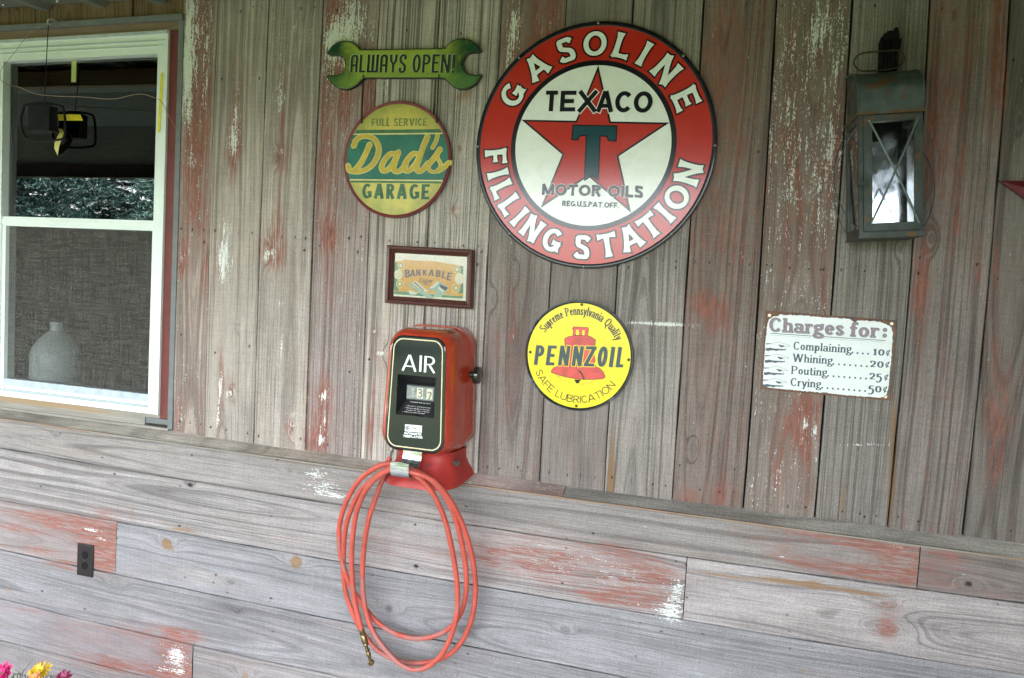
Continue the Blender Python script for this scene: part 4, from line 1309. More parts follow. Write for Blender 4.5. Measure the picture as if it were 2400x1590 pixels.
for x, z in oz([(829, 132), (178, 733), (1425, 831), (761, 1417)]):
    screw(os_, x, z, PD, .0042, SCREW_D)

# ------------------------------------------------------------------ hanging wrench sign and round garage sign
def green_paint():
    n = NT("green_wrench_paint")
    o = n.obj(); x, y, z = n.sep(o)[:3] if False else (None, None, None)
    sx = n.n("ShaderNodeSeparateXYZ"); n.link(o, sx.inputs[0])
    ax = n.math('ABSOLUTE', sx.outputs[0])
    nz = n.noise(o, 22, 4, .6)
    ends = n.step(n.add(ax, n.mul(n.sub(nz, .5), .12)), .125, .235)
    c = n.mix(ends, (.32, .40, .06), (.010, .055, .022))
    c = n.mix(n.step(n.add(sx.outputs[2], n.mul(n.sub(nz, .5), .06)), -.08, .0, .6, 0), c, (.12, .25, .05))
    c = n.mix(n.step(n.noise(o, 60, 5, .7), .62, .72, 0, .5), c, (.10, .13, .06))
    n.set(Base_Color=c, Roughness=.27)
    return n.m


G_DARK = worn("dark_green_edge", (.014, .028, .018), .5, var=.3)
WC = (-1.172, 2.325)
ws = thing("wrench_sign", "green wrench-shaped metal sign reading ALWAYS OPEN! above the round garage sign", "sign", (WC[0], 0, WC[1]))
wz = lambda l, d=.02: zp(l, 740, 60, 3.267, d)
out = [(80, 215), (95, 185), (125, 148), (160, 124), (205, 113), (255, 117), (295, 133), (322, 160), (338, 180), (450, 179), (560, 178), (780, 174), (960, 170), (992, 168), (1005, 146), (1035, 116), (1080, 97), (1130, 93), (1180, 106), (1225, 135), (1252, 165), (1264, 192), (1245, 204), (1192, 205), (1155, 217), (1133, 245), (1123, 280), (1130, 320), (1150, 352), (1180, 371), (1225, 375), (1266, 371), (1255, 402), (1222, 442), (1185, 470), (1140, 487), (1090, 487), (1045, 468), (1010, 432), (985, 406), (940, 402), (700, 402), (480, 402), (370, 403), (345, 418), (320, 448), (280, 475), (235, 490), (180, 484), (130, 455), (95, 415), (73, 385), (105, 377), (150, 380), (185, 372), (213, 345), (221, 305), (215, 265), (192, 236), (155, 226), (110, 228)]
P_ = wz(out)
b = MB()
b.slab(P_, .004, .016, 1)
i1 = inset(P_, .0025); i2 = inset(P_, .0062)
n_ = len(P_)
ring = lambda a, da, c, dc, mi: b.add([(x, -da, z) for x, z in a] + [(x, -dc, z) for x, z in c], [(i, (i + 1) % n_, n_ + (i + 1) % n_, n_ + i) for i in range(n_)], mi)
ring(i1, .0163, i2, .0215, 0)
b.fill(i2, .0215, 0)
GP = green_paint()
b.build("plate", [GP, G_DARK], ws)
b = MB()


def deco(ch, t, v):
    hv = v / 2; T = 1 - t / 2; B = t / 2
    if ch == 'A': w = .44; return w, [[(hv, 0), (hv, .78)] + ell(w / 2, .78, w / 2 - hv, .22 - B, 180, 0, 10)[1:] + [(w - hv, 0)], [(hv, .4), (w - hv, .4)]]
    if ch == 'L': w = .36; return w, [[(hv, 0), (hv, 1)], [(0, B), (w, B)]]
    if ch == 'W': w = .66; return w, [[(hv, 1), (hv, 0)], [(w / 2, 1), (w / 2, 0)], [(w - hv, 1), (w - hv, 0)], [(0, B), (w, B)]]
    if ch == 'Y': w = .46; return w, [[(hv, 1), (hv + .02, .66), (w / 2, .45), (w - hv - .02, .66), (w - hv, 1)], [(w / 2, .5), (w / 2, 0)]]
    if ch == 'S': w = .42; return w, [S((w - hv, .72), (w * .78, .93), (w * .4, .95), (hv, .78), (w * .3, .58), (w * .72, .42), (w - hv, .22), (w * .65, .05), (w * .25, .06), (hv, .27))]
    if ch == 'O': w = .44; return w, [ell(w / 2, .5, w / 2 - hv, .5 - B, 0, 360, 28)]
    if ch == 'P': w = .42; return w, [[(hv, 0), (hv, 1)], [(hv, T)] + ell(w * .45, .72, w * .55 - hv, .28 - B, 90, -90, 10) + [(hv, .44 + B)]]
    if ch == 'E': w = .38; return w, [[(hv, 0), (hv, 1)], [(0, T), (w, T)], [(hv, .55), (w * .85, .55)], [(0, B), (w, B)]]
    if ch == 'N': w = .48; return w, [[(hv, 0), (hv, 1)], [(hv, 1), (w - hv, 0)], [(w - hv, 0), (w - hv, 1)]]
    if ch == '!': w = .16; return w, [[(w / 2, .28), (w / 2, 1)], [(w / 2, 0), (w / 2, .14)]]
    return None


q = wz([(264, 360), (690, 362)])
st = dict(t=.11, v=.15, sp=.11, own=deco, sx=1)
hh = .0575
for word, xa, xb in (("ALWAYS", 264, 690), ("OPEN!", 738, 1062)):
    q = wz([(xa, 361 + (xa - 264) * .004), (xb, 361 + (xb - 264) * .004)])
    fr = plane_frame(q[0], math.atan2(q[1][1] - q[0][1], q[1][0] - q[0][0]))
    text(b, word, hh, lambda x, y, f=fr: f(x - .0016, y + .0012), st, .0218, 1, .0008, fit=q[1][0] - q[0][0])
    text(b, word, hh, fr, st, .0222, 0, 0, fit=q[1][0] - q[0][0])
b.build("lettering", [worn("dark_green_letters", (.008, .022, .014), .4), worn("pale_letter_edge", (.38, .46, .22), .4)], ws, fix=False)
for x, z in wz([(366, 388), (944, 384)]):
    screw(ws, x, z, .0215, .0034, SCREW_D, "eyelet")

DC = (-1.1652, 2.0108); DRX, DRZ = .1925, .1895
ds_ = thing("garage_sign", "round green and yellow embossed sign reading Dad's GARAGE hanging on chains below the wrench", "sign", (DC[0], 0, DC[1]))
def aged_yellow():
    n = NT("aged_yellow_paint")
    o = n.obj()
    ln_ = n.n("ShaderNodeVectorMath", operation='LENGTH'); n.link(o, ln_.inputs[0])
    nz = n.noise(o, 26, 5, .65)
    f = n.step(n.add(ln_.outputs["Value"], n.mul(n.sub(nz, .5), .12)), .125, .195)
    c = n.mix(n.step(n.noise(o, 11, 3), .4, .7, 0, .5), (.58, .48, .09), (.46, .46, .11))
    c = n.mix(n.mul(f, .75), c, (.25, .27, .05))
    c = n.mix(n.step(n.noise(o, 70, 5, .7), .64, .74, 0, .6), c, (.26, .22, .07))
    n.set(Base_Color=c, Roughness=.34)
    return n.m


Y_P = aged_yellow()
T_P = worn("sea_green_paint", (.006, .135, .085), .35, var=.2, scale=16, alt=(.01, .09, .07), altamt=.4, altscale=12)
R_P = worn("maroon_rim_paint", (.15, .014, .014), .45, var=.25, alt=(.33, .24, .05), altamt=.22, altscale=10)
G_P = worn("leaf_green_paint", (.045, .15, .055), .4, var=.25, scale=60)
SDP = .016
b = MB(); dished(b, DC, DRX, DRZ, SDP, .055, 1, 0, lip=.003)
b.build("panel", [R_P, Y_P], ds_, smooth=30)
b = MB()
dz = lambda l, d=SDP: zp(l, 740, 60, 3.267, d)


def band(y0, y1, dep, mi, k=.945):
    """a level strip across the disc between two heights (fraction of the radius)"""
    top = [(math.sqrt(max(0, k * k - y1 * y1)) * s, y1) for s in (-1, 1)]
    n = 14
    r = [(math.sqrt(k * k - (y1 + (y0 - y1) * i / n) ** 2), y1 + (y0 - y1) * i / n) for i in range(n + 1)]
    pts = r + [(-x, y) for x, y in r[::-1]]
    b.slab([(DC[0] + x * DRX, DC[1] + y * DRZ) for x, y in pts], dep - .001, dep, mi)


band(.445, .51, SDP + .0006, 1, .93)
band(-.35, .455, SDP + .0010, 2, .945)
band(.425, .45, SDP + .0016, 0, .935)
band(-.385, -.34, SDP + .0016, 0, .935)
band(-.40, -.365, SDP + .0018, 1, .93)
b.build("band", [worn("pale_yellow_line", (.60, .55, .22), .4), G_P, T_P], ds_)
b = MB()
D_ST = [
 S((296, 918), (312, 880), (350, 855), (405, 852), (455, 875), (483, 930), (480, 990), (452, 1050), (405, 1095), (350, 1118), (300, 1122), (262, 1110), (252, 1082)),
 S((414, 918), (392, 970), (360, 1035), (325, 1085), (296, 1112)),
 S((618, 985), (575, 985), (532, 1030), (508, 1080), (520, 1115), (555, 1105), (598, 1055), (632, 985)),
 S((634, 978), (612, 1040), (598, 1095), (615, 1120), (650, 1112), (690, 1070)),
 S((790, 985), (748, 985), (705, 1030), (682, 1080), (694, 1115), (728, 1105), (775, 1050), (810, 975)),
 S((856, 858), (826, 930), (795, 1020), (775, 1090), (790, 1120), (822, 1105), (860, 1060)),
 S((934, 850), (922, 890), (900, 932)),
 S((850, 1085), (890, 1040), (925, 995), (950, 955)),
 S((955, 962), (936, 985), (938, 1020), (958, 1060), (952, 1100), (918, 1122), (880, 1116), (866, 1090)),
 S((945, 1110), (985, 1085), (1022, 1055)),
]
for mi, gr_, dp, wd in ((1, 4.5, SDP + .0022, 37), (0, 0, SDP + .0030, 36)):
    for i, s in enumerate(D_ST):
        w0 = wd * (.66 if i in (6,) else .6 if i == 8 else 1)
        ribbon(b, s, lambda d, w=w0: w * (.80 + .2 * abs(d.y)), lambda x, z: dz([(x, z)])[0], dp, mi, grow=gr_, ext=8)
        for e in (s[0], s[-1]):
            LAYER[0] = (LAYER[0] + 1) % 6
            r_ = w0 * .42 + gr_
            e2 = Vector(e)
            o2 = Vector(s[1] if e is s[0] else s[-2])
            e2 = e2 + (e2 - o2).normalized() * 8
            b.add([(x, -(dp + LAYER[0] * 4e-5 + .0003), z) for x, z in [dz([(e2.x + r_ * math.cos(a), e2.y + r_ * math.sin(a))])[0] for a in [2 * PI * k / 20 for k in range(20)]]], [tuple(range(20))], mi)
GSQ = lambda ch, t, v: None
q = dz([(355, 1325), (868, 1333)])
fr = plane_frame(q[0], math.atan2(q[1][1] - q[0][1], q[1][0] - q[0][0]))
text(b, "GARAGE", .0485, fr, dict(t=.17, v=.25, sp=.16, sx=1), SDP + .0008, 2, 0, fit=q[1][0] - q[0][0])
q = dz([(428, 772), (850, 770)])
fr = plane_frame(q[0], math.atan2(q[1][1] - q[0][1], q[1][0] - q[0][0]))
text(b, "FULL SERVICE", .0245, fr, dict(t=.13, v=.19, sp=.16, sx=1), SDP + .0008, 3, 0, fit=q[1][0] - q[0][0])
b.build("lettering", [worn("script_yellow", (.50, .37, .035), .4, var=.15, scale=20), worn("script_edge", (.62, .58, .22), .4), worn("garage_green", (.03, .115, .05), .4, var=.3, scale=70, alt=(.3, .33, .1), altamt=.15, altscale=60), worn("service_green", (.12, .19, .05), .4, var=.3, scale=80)], ds_, fix=False)
CHM = worn("rusty_chain", (.025, .02, .016), .6, metallic=.2, var=.4, scale=300, spec=.2)
for (xa, ya), (xb, yb) in (((366, 400), (352, 742)), ((942, 396), (926, 740))):
    A_ = wz([(xa, ya)], .02)[0]; B_ = wz([(xb, yb)], .02)[0]
    b = MB(); nl = 22
    for i in range(nl):
        t = (i + .5) / nl
        c = Vector((A_[0] + (B_[0] - A_[0]) * t, -.0215, A_[1] + (B_[1] - A_[1]) * t))
        hl = (A_[1] - B_[1]) / nl * .62
        a = 0 if i % 2 else PI / 2
        b.tube([c + Vector((math.cos(a) * .0022 * math.cos(k * PI / 4), math.sin(a) * .0022 * math.cos(k * PI / 4), hl * math.sin(k * PI / 4))) for k in range(8)], .0013, 5, closed=True)
    b.build("chain", CHM, ds_, smooth=60)
    screw(ds_, B_[0], B_[1], SDP + .003, .0034, SCREW_D, "eyelet")

# ------------------------------------------------------------------ enamelled price sign
CQ = [at(1781.5, 912.5, .004), at(2086, 939.6, .004), at(2102.3, 751.8, .004), at(1795, 728.3, .004)]
CW, CH = 1.0, 0.655
ps = thing("price_sign", "rusty-edged white tin sign listing Charges for complaining, whining, pouting and crying", "sign", (CQ[0][0], 0, CQ[0][1]))
RUST = worn("rust_brown_tin", (.145, .068, .036), .6, var=.35, scale=40, alt=(.09, .05, .04), altamt=.4)
b = MB(); b.slab(CQ, .001, .005)
b.build("panel", RUST, ps)
qf = quad_frame(CQ, CW, CH)
cz = lambda l: zp(l, 1760, 710, 6.273, .006)
rg = random.Random(12)
edge = [(300, 222), (330, 205), (400, 192), (430, 165), (470, 178), (640, 185), (800, 190), (950, 205), (1100, 218), (1250, 222), (1400, 232), (1460, 245), (1490, 272), (1540, 278), (1590, 260), (1700, 262), (1850, 275), (1920, 285), (1960, 305), (2030, 335), (2068, 370), (2082, 430), (2080, 560), (2072, 700), (2062, 850), (2045, 1000), (2030, 1150), (2015, 1280), (1998, 1345), (1965, 1375), (1900, 1395), (1850, 1395), (1700, 1380), (1500, 1368), (1300, 1350), (1100, 1325), (900, 1310), (700, 1290), (500, 1272), (350, 1258), (250, 1245), (205, 1222), (180, 1195), (178, 1100), (190, 900), (205, 700), (220, 520), (232, 380), (245, 290), (270, 245)]
P2 = []
for i, p in enumerate(edge):
    q = edge[(i + 1) % len(edge)]
    d = math.hypot(q[0] - p[0], q[1] - p[1]); k_ = max(1, int(d / 22))
    for k in range(k_):
        t = k / k_
        P2.append((p[0] + (q[0] - p[0]) * t + rg.uniform(-6, 6), p[1] + (q[1] - p[1]) * t + rg.uniform(-7, 7)))
tinw = worn("chipped_white_enamel", (.74, .78, .77), .35, var=.03, alt=(.60, .45, .22), altamt=.27, altscale=170)
b = MB(); b.slab(cz(P2), .0045, .0056); b.build("white_field", tinw, ps)
b = MB()
czf = lambda x, y: cz([(x, -y)])[0]
INK = worn("blue_grey_ink", (.055, .085, .115), .5, var=.3, scale=300)
INK2 = worn("faded_plum_ink", (.27, .19, .22), .5, var=.2, scale=200)
K_ = FPX / DIST * 6.273      # drawing units per metre


def cline(s, p0, p1, hpx, st, dep, mi, grow=0, fit=True, dxy=(0, 0)):
    q = cz([(p0[0] + dxy[0], p0[1] + dxy[1]), (p1[0] + dxy[0], p1[1] + dxy[1])])
    fr = plane_frame(q[0], math.atan2(q[1][1] - q[0][1], q[1][0] - q[0][0]))
    text(b, s, hpx / K_, fr, st, dep, mi, grow, fit=(q[1][0] - q[0][0]) if fit else None)


HD = dict(t=.10, v=.20, serif=True, sl=.17, sw=.10, sp=.13, sx=1)
for s, p0, p1 in (("Charges", (265, 415), (1355, 472)), ("for", (1445, 487), (1870, 508))):
    cline(s, p0, p1, 188, HD, .0058, 0, .0008, dxy=(7, 9))
    cline(s, p0, p1, 188, HD, .0061, 2, .0003, dxy=(3, 4))
    cline(s, p0, p1, 188, HD, .0064, 0, .0005)
    cline(s, p0, p1, 188, HD, .0067, 1, 0)
for cx, cy in ((1971, 400), (1966, 484)):
    x, z = cz([(cx, cy)])[0]
    b.disc(x, z, .0058, .0058, .0060, 0, 20); b.disc(x, z, .0048, .0048, .0063, 1, 20)
for a, c, w_ in (((285, 448), (900, 490), 9), ((1072, 498), (1982, 556), 9), ((285, 474), (890, 514), 2.5), ((1072, 524), (1978, 579), 2.5)):
    ribbon(b, [(a[0], -a[1]), (c[0], -c[1])], lambda d, w=w_: w, czf, .0058, 0)
BT = dict(t=.085, v=.19, serif=True, sl=.15, sw=.075, sp=.10, sx=1)
for s, p0, p1 in (("Complaining", (622, 688), (1474, 740)), ("Whining", (612, 866), (1196, 905)), ("Pouting", (594, 1046), (1116, 1080)), ("Crying", (580, 1222), (1028, 1252))):
    cline(s, p0, p1, 112, BT, .0058, 0)
for (x0, y0), (x1, y1), n_ in (((1490, 735), (1722, 752), 4), ((1212, 900), (1704, 935), 7), ((1134, 1075), (1692, 1116), 8), ((1046, 1250), (1678, 1298), 9)):
    for k in range(n_):
        t = k / (n_ - 1)
        x, z = cz([(x0 + (x1 - x0) * t, y0 + (y1 - y0) * t)])[0]
        b.disc(x, z, .0026, .0028, .0058, 0, 14)
for s, p0, p1 in (("10", (1790, 770), (1962, 780)), ("20", (1748, 945), (1950, 958)), ("25", (1738, 1125), (1922, 1138)), ("50", (1720, 1308), (1918, 1322))):
    cline(s, p0, p1, 128, dict(BT, v=.2, t=.08, serif=False), .0058, 0)
for p in ((1988, 776), (1978, 951), (1962, 1136), (1946, 1314)):
    cline("¢", p, (p[0] + 58, p[1] + 4), 112, dict(BT, t=.07, v=.13, serif=False), .0058, 0)
hand = [(0, 24), (62, 20), (95, 22), (130, 8), (180, -2), (240, 14), (290, 26), (352, 50), (350, 62), (320, 62), (262, 50), (250, 62), (282, 78), (296, 102), (294, 118), (230, 112), (150, 106), (60, 98), (0, 90)]
for k, (hx, hy) in enumerate(((220, 580), (204, 756), (190, 936), (178, 1114))):
    for i in range(len(hand) - 1):
        ribbon(b, [(hx + hand[i][0], -(hy + hand[i][1])), (hx + hand[i + 1][0], -(hy + hand[i + 1][1]))], lambda d: 4.0, czf, .0058, 0, ext=1)
    b.slab(cz([(hx + x, hy + y) for x, y in ((0, 84), (30, 88), (60, 80), (110, 92), (160, 96), (230, 100), (296, 106), (292, 118), (240, 122), (200, 118), (150, 130), (110, 118), (60, 122), (30, 130), (0, 122))]), .0056, .0059, 0)
    b.slab(cz([(hx + x, hy + y) for x, y in ((180, 34), (215, 42), (260, 48), (276, 56), (250, 62), (262, 72), (225, 76), (195, 56))]), .0056, .0059, 0)
    b.slab(cz([(hx + x, hy + y) for x, y in ((0, 16), (40, 16), (78, 18), (76, 28), (40, 30), (10, 36))]), .0056, .0059, 0)
b.build("lettering", [INK, INK2, tinw], ps, fix=False)
for x, z in cz([(272, 185), (2072, 308), (1980, 1382)]):
    q_ = MB(); q_.lathe([(.0042, 0), (.0042, .0006), (.0024, .0006), (.0022, .0001)], (x, -.005, z), (0, -1, 0), 16)
    q_.build("eyelet", worn("brass_eyelet", (.45, .40, .28), .35, metallic=.8), ps, smooth=40)

# ------------------------------------------------------------------ framed cigar print
FQ = [at(880 + x / 8.71, 560 + y / 8.71, .02) for x, y in ((190, 1305), (1960, 1430), (2000, 225), (240, 130))]
fp = thing("framed_print", "small framed cigar advertisement in a dark red wooden frame above the air pump", "picture", (FQ[0][0], 0, FQ[0][1]))
ff = quad_frame(FQ, 1.0, .62)
mah = plainwood("mahogany_frame", (.085, .026, .018), 0, .35)
b = MB()
prof = [(0, .002), (0, .022), (.012, .026), (.034, .024), (.046, .017), (.060, .019), (.075, .014), (.078, .006)]
rg_ = []
for u, d in prof:
    rg_.append([(*ff(x, z), d) for x, z in ((u, u), (1 - u, u), (1 - u, .62 - u), (u, .62 - u))])
vs = [(x, -d, z) for r_ in rg_ for x, z, d in r_]
b.add(vs, [(k * 4 + i, k * 4 + (i + 1) % 4, (k + 1) * 4 + (i + 1) % 4, (k + 1) * 4 + i) for k in range(len(prof) - 1) for i in range(4)])
b.build("frame", mah, fp)
b = MB()
fz = lambda l, d=.008: zp(l, 880, 560, 8.71, d)
P0 = [ff(x, z) for x, z in ((.07, .07), (.93, .07), (.93, .55), (.07, .55))]
ol = lambda pts, dep, mi: b.add([(x, -dep, z) for x, z in fz(pts)], [tuple(range(len(pts)))], mi)
b.slab(P0, .004, .0062, 0)
ol([(380, 470), (600, 430), (1200, 460), (1790, 560), (1790, 1180), (1500, 1150), (900, 1100), (380, 1085)], .0064, 1)
ol([(370, 1075), (620, 1085), (1000, 1120), (1500, 1155), (1785, 1175), (1780, 1220), (1200, 1190), (640, 1150), (370, 1130)], .0066, 2)
ol([(375, 480), (440, 485), (470, 640), (440, 900), (470, 1060), (372, 1060)], .0066, 2)
ol([(1720, 560), (1792, 560), (1785, 1120), (1690, 1110), (1740, 950), (1690, 720)], .0066, 2)
for cx, cy, rx, ry, mi in ((514, 548, 70, 82, 3), (462, 728, 86, 104, 4), (492, 922, 74, 84, 3), (1660, 630, 78, 78, 3), (1712, 815, 102, 116, 4), (1640, 1010, 82, 84, 3)):
    for k, (f_, m_i) in enumerate(((1.0, 5), (.84, mi), (.42, 5 if mi == 4 else 4))):
        LAYER[0] = (LAYER[0] + 1) % 24
        ol([(cx + rx * f_ * math.cos(a), cy + ry * f_ * math.sin(a)) for a in [2 * PI * i / 28 for i in range(28)]], .0068 + k * .0001 + LAYER[0] * 2e-6, m_i)
ol([(640, 930), (680, 900), (1190, 1190), (1150, 1225), (1060, 1215)], .0070, 6)
ol([(740, 910), (800, 855), (850, 880), (1090, 1090), (1000, 1075)], .0072, 4)
ol([(780, 895), (800, 880), (1000, 1060), (985, 1062)], .00735, 7)
ol([(660, 1055), (740, 1060), (860, 1110), (830, 1135), (700, 1140)], .0071, 4)
ol([(1075, 1030), (1180, 960), (1270, 855), (1330, 890), (1490, 990), (1440, 1090), (1330, 1195), (1180, 1180), (1240, 1080)], .0070, 6)
ol([(1100, 1010), (1260, 870), (1300, 900), (1180, 1010)], .0072, 4)
ol([(1290, 920), (1480, 1000), (1430, 1060), (1330, 1000)], .0072, 7)
ol([(1270, 1000), (1310, 985), (1400, 1080), (1360, 1090)], .00735, 4)
fzf = lambda x, y: fz([(x, -y)])[0]
KF = FPX / (DIST - .008) * 8.71
st = dict(t=.13, v=.2, serif=True, sl=.12, sw=.1, sx=1.0, sp=.1)
for ch, cx, cy, hh_, an_ in (("B", 655, 710, 165, 8), ("A", 760, 700, 140, 5), ("N", 872, 690, 125, 2), ("K", 1003, 690, 120, -1), ("A", 1140, 695, 135, -4), ("B", 1282, 712, 145, -7), ("L", 1400, 738, 145, -10), ("E", 1508, 770, 165, -12)):
    x, z = fz([(cx, cy)])[0]
    place(b, ch, hh_ / KF, (x, z), rad(an_ * .7), st, .0074, 7, .0004, mid=True)
q = fz([(890, 880), (1170, 900)])
text(b, "Cigar", 90 / KF, plane_frame(q[0], math.atan2(q[1][1] - q[0][1], q[1][0] - q[0][0])), dict(t=.1, v=.2, serif=True, sl=.1, sw=.1, sp=.06, sx=1), .0074, 7, fit=q[1][0] - q[0][0])
ribbon(b, [(x, -y) for x, y in S((960, 905), (1010, 935), (1060, 945), (1125, 940))], lambda d: 12, fzf, .0074, 7)
pm = lambda n_, c: worn(n_, c, .7, var=.12, scale=120)
b.build("print", [pm("cream_paper", (.70, .66, .52)), pm("ochre_print", (.60, .33, .07)), pm("green_print", (.10, .23, .14)), pm("gold_coin_print", (.45, .31, .07)), pm("pale_print", (.60, .60, .50)), pm("coin_rim_print", (.66, .58, .30)), pm("banknote_print", (.30, .42, .33)), pm("ink_print", (.07, .075, .09))], fp, fix=False)
b = MB(); b.add([(x, -.0098, z) for x, z in P0], [(0, 1, 2, 3)])
b.build("picture_glass", glass("picture_glass", (1, 1, 1), .02, 1.5, 0.0, 1.2), fp)


# ------------------------------------------------------------------ tyre air pump
AX = -.972
ap = thing("air_pump", "old red wall-hung tyre pump with a black face reading AIR", "air pump", (AX, 0, 1.0))
PUMP_RED = worn("pump_red_paint", (.40, .040, .016), .22, var=.16, scale=14, alt=(.32, .065, .012), altamt=.33, altscale=7, coat=.7, bump=.04)
SKIRT_RED = worn("skirt_red_paint", (.38, .026, .020), .5, var=.2, scale=22, alt=(.20, .03, .025), altamt=.3, altscale=18)
FACE = worn("black_face_panel", (.008, .012, .016), .10, var=.35, scale=7, rvar=.05, spec=.5)
CREAM = worn("cream_line", (.70, .60, .38), .4, var=.08)
STEEL = worn("bent_steel", (.55, .56, .57), .26, metallic=1.0, var=.12, scale=60, stretch=(1, 1, 8))
STEEL_D = worn("dull_steel", (.30, .31, .31), .34, metallic=.9, var=.2, scale=60, stretch=(9, 1, 1))


def rrect(cx, hw, z0, z1, r, dep, n=8, rb=None, taper=0.0):
    rb = rb or r
    pts = []
    for (x, z, q, a0) in ((cx + hw - r, z1 - r, r, 0), (cx - hw + r, z1 - r, r, 90), (cx - hw + rb, z0 + rb, rb, 180), (cx + hw - rb, z0 + rb, rb, 270)):
        for i in range(n + 1):
            a = rad(a0 + 90 * i / n)
            xx, zz = x + q * math.cos(a), z + q * math.sin(a)
            pts.append((cx + (xx - cx) * (1 - taper * (zz - z0) / (z1 - z0)), -dep, zz))
    return pts


Z0, Z1 = 1.088, 1.478
b = MB()
b.loft([rrect(AX - .001, .1255, Z0 + .005, Z1 + .004, .064, .004, taper=.10), rrect(AX - .001, .1260, Z0 + .004, Z1 + .005, .064, .01, taper=.10), rrect(AX - .001, .1260, Z0 + .004, Z1 + .005, .064, .070, taper=.10), rrect(AX - .001, .1248, Z0 + .005, Z1 + .004, .061, .0725, taper=.10)])
b.build("back_box", PUMP_RED, ap, smooth=40)
b = MB()
prof = [(.073, -.004), (.074, .0), (.077, .0012), (.080, .0), (.11, -.001), (.150, -.0025), (.172, -.0050), (.188, -.0095), (.197, -.0150), (.2030, -.0215), (.2050, -.029)]
secs = [rrect(AX - .001, .1255 + k, Z0 - k, Z1 + k, .062, d, taper=.10 + .04 * max(0, (d - .1) / .1)) for d, k in prof]
b.loft(secs, cap0=True, cap1=False)
b.build("cover", PUMP_RED, ap, smooth=40)
# face: a frame-shaped black plate with a sunken counter
RX0_, RX1_, RZ0, RZ1 = -1.0323, -.9065, 1.2120, 1.3342
b = MB()
nseg = 8
cut = [(RX1_, RZ1), (RX0_, RZ1), (RX0_, RZ0), (RX1_, RZ0)]
FXc, FHW, FZ0_, FZ1_, FR = -.9690, .0985, 1.1045, 1.4530, .040
FT = .11
o0 = rrect(FXc, FHW, FZ0_, FZ1_, FR, .203, nseg, taper=FT)
o1 = rrect(FXc, FHW, FZ0_, FZ1_, FR, .2065, nseg, taper=FT)
o2 = rrect(FXc, FHW - .004, FZ0_ + .004, FZ1_ - .004, FR - .004, .2085, nseg, taper=FT)
inner = []
for k in range(4):
    a, c = cut[k], cut[k]
    for i in range(nseg + 1): inner.append((cut[k][0], -.2090, cut[k][1]))
N_ = len(o0)
vs = o0 + o1 + o2 + inner
fs = []
for k in range(3):
    for i in range(N_):
        j = (i + 1) % N_
        if k == 2 and inner[i] == inner[j]: fs.append((k * N_ + i, k * N_ + j, 3 * N_ + i))
        else: fs.append((k * N_ + i, k * N_ + j, (k + 1) * N_ + j, (k + 1) * N_ + i))
b.add(vs, fs)
fpan = b.build("face_panel", FACE, ap, smooth=25)
# cream line round the face
b = MB()
l0 = rrect(FXc, FHW - .0085, FZ0_ + .0085, FZ1_ - .0085, FR - .006, .2091, nseg, taper=FT)
l1 = rrect(FXc, FHW - .0120, FZ0_ + .0120, FZ1_ - .0120, FR - .009, .2092, nseg, taper=FT)
b.add(l0 + l1, [(i, (i + 1) % N_, N_ + (i + 1) % N_, N_ + i) for i in range(N_)])
b.build("border_line", CREAM, fpan)
# the recess: dark walls, counter window at the back, sloping legend plate below it
RD = .172
wx0, wx1, wz0, wz1 = -1.0170, -.9275, 1.2570, 1.2985
b = MB()
F_ = [(RX0_, -.2090, RZ1), (RX1_, -.2090, RZ1), (RX1_, -.2090, RZ0), (RX0_, -.2090, RZ0)]
B_ = [(wx0, -RD, wz1 + .004), (wx1 + .004, -RD, wz1 + .004), (wx1 + .004, -RD, wz0 - .003), (wx0, -RD, wz0 - .003)]
b.add(F_ + B_, [(0, 1, 5, 4), (1, 2, 6, 5), (3, 0, 4, 7)], 0)
b.add([F_[2], F_[3], B_[3], B_[2]], [(0, 1, 2, 3)], 1)
b.add(B_, [(0, 1, 2, 3)], 0)
b.build("recess", [worn("recess_black", (.004, .004, .005), .5), worn("legend_plate", (.012, .011, .012), .45)], ap)
b = MB()
b.slab([(wx0 + .001, wz0), (wx1 + .002, wz0), (wx1 + .002, wz1), (wx0 + .001, wz1)], RD, RD + .002, 0)
b.slab([(wx0 + .0035, wz0 + .003), (wx1, wz0 + .003), (wx1, wz1 - .003), (wx0 + .0035, wz1 - .003)], RD + .002, RD + .0024, 1)
ww = wx1 - wx0
b.slab([(wx0 + ww * .40, wz0 + .005), (wx0 + ww * .62, wz0 + .005), (wx0 + ww * .62, wz1 - .005), (wx0 + ww * .40, wz1 - .005)], RD + .0024, RD + .0030, 2)
b.slab([(wx0 + ww * .76, wz0 + .005), (wx0 + ww * .97, wz0 + .005), (wx0 + ww * .97, wz1 - .005), (wx0 + ww * .76, wz1 - .005)], RD + .0024, RD + .0030, 2)
place(b, "3", .026, (wx0 + ww * .51, (wz0 + wz1) / 2), 0, dict(t=.17, v=.2), RD + .0033, 3, mid=True)
place(b, "7", .024, (wx0 + ww * .865, wz0 + .016), 0, dict(t=.2, v=.24), RD + .0033, 3, mid=True)
b.build("counter", [worn("counter_bezel", (.16, .18, .19), .4, metallic=.4), worn("counter_drum", (.24, .27, .27), .3, var=.35, scale=90, alt=(.5, .53, .52), altamt=.4, altscale=120), worn("counter_digit_plate", (.72, .69, .52), .4), worn("counter_digit", (.22, .21, .17), .4)], ap)
b = MB()
b.add([(wx0 + .003, -RD - .0042, wz0 + .002), (wx1 + .001, -RD - .0042, wz0 + .002), (wx1 + .001, -RD - .0042, wz1 - .002), (wx0 + .003, -RD - .0042, wz1 - .002)], [(0, 1, 2, 3)])
b.build("counter_glass", glass("counter_glass", (1, 1, 1), .05), ap)
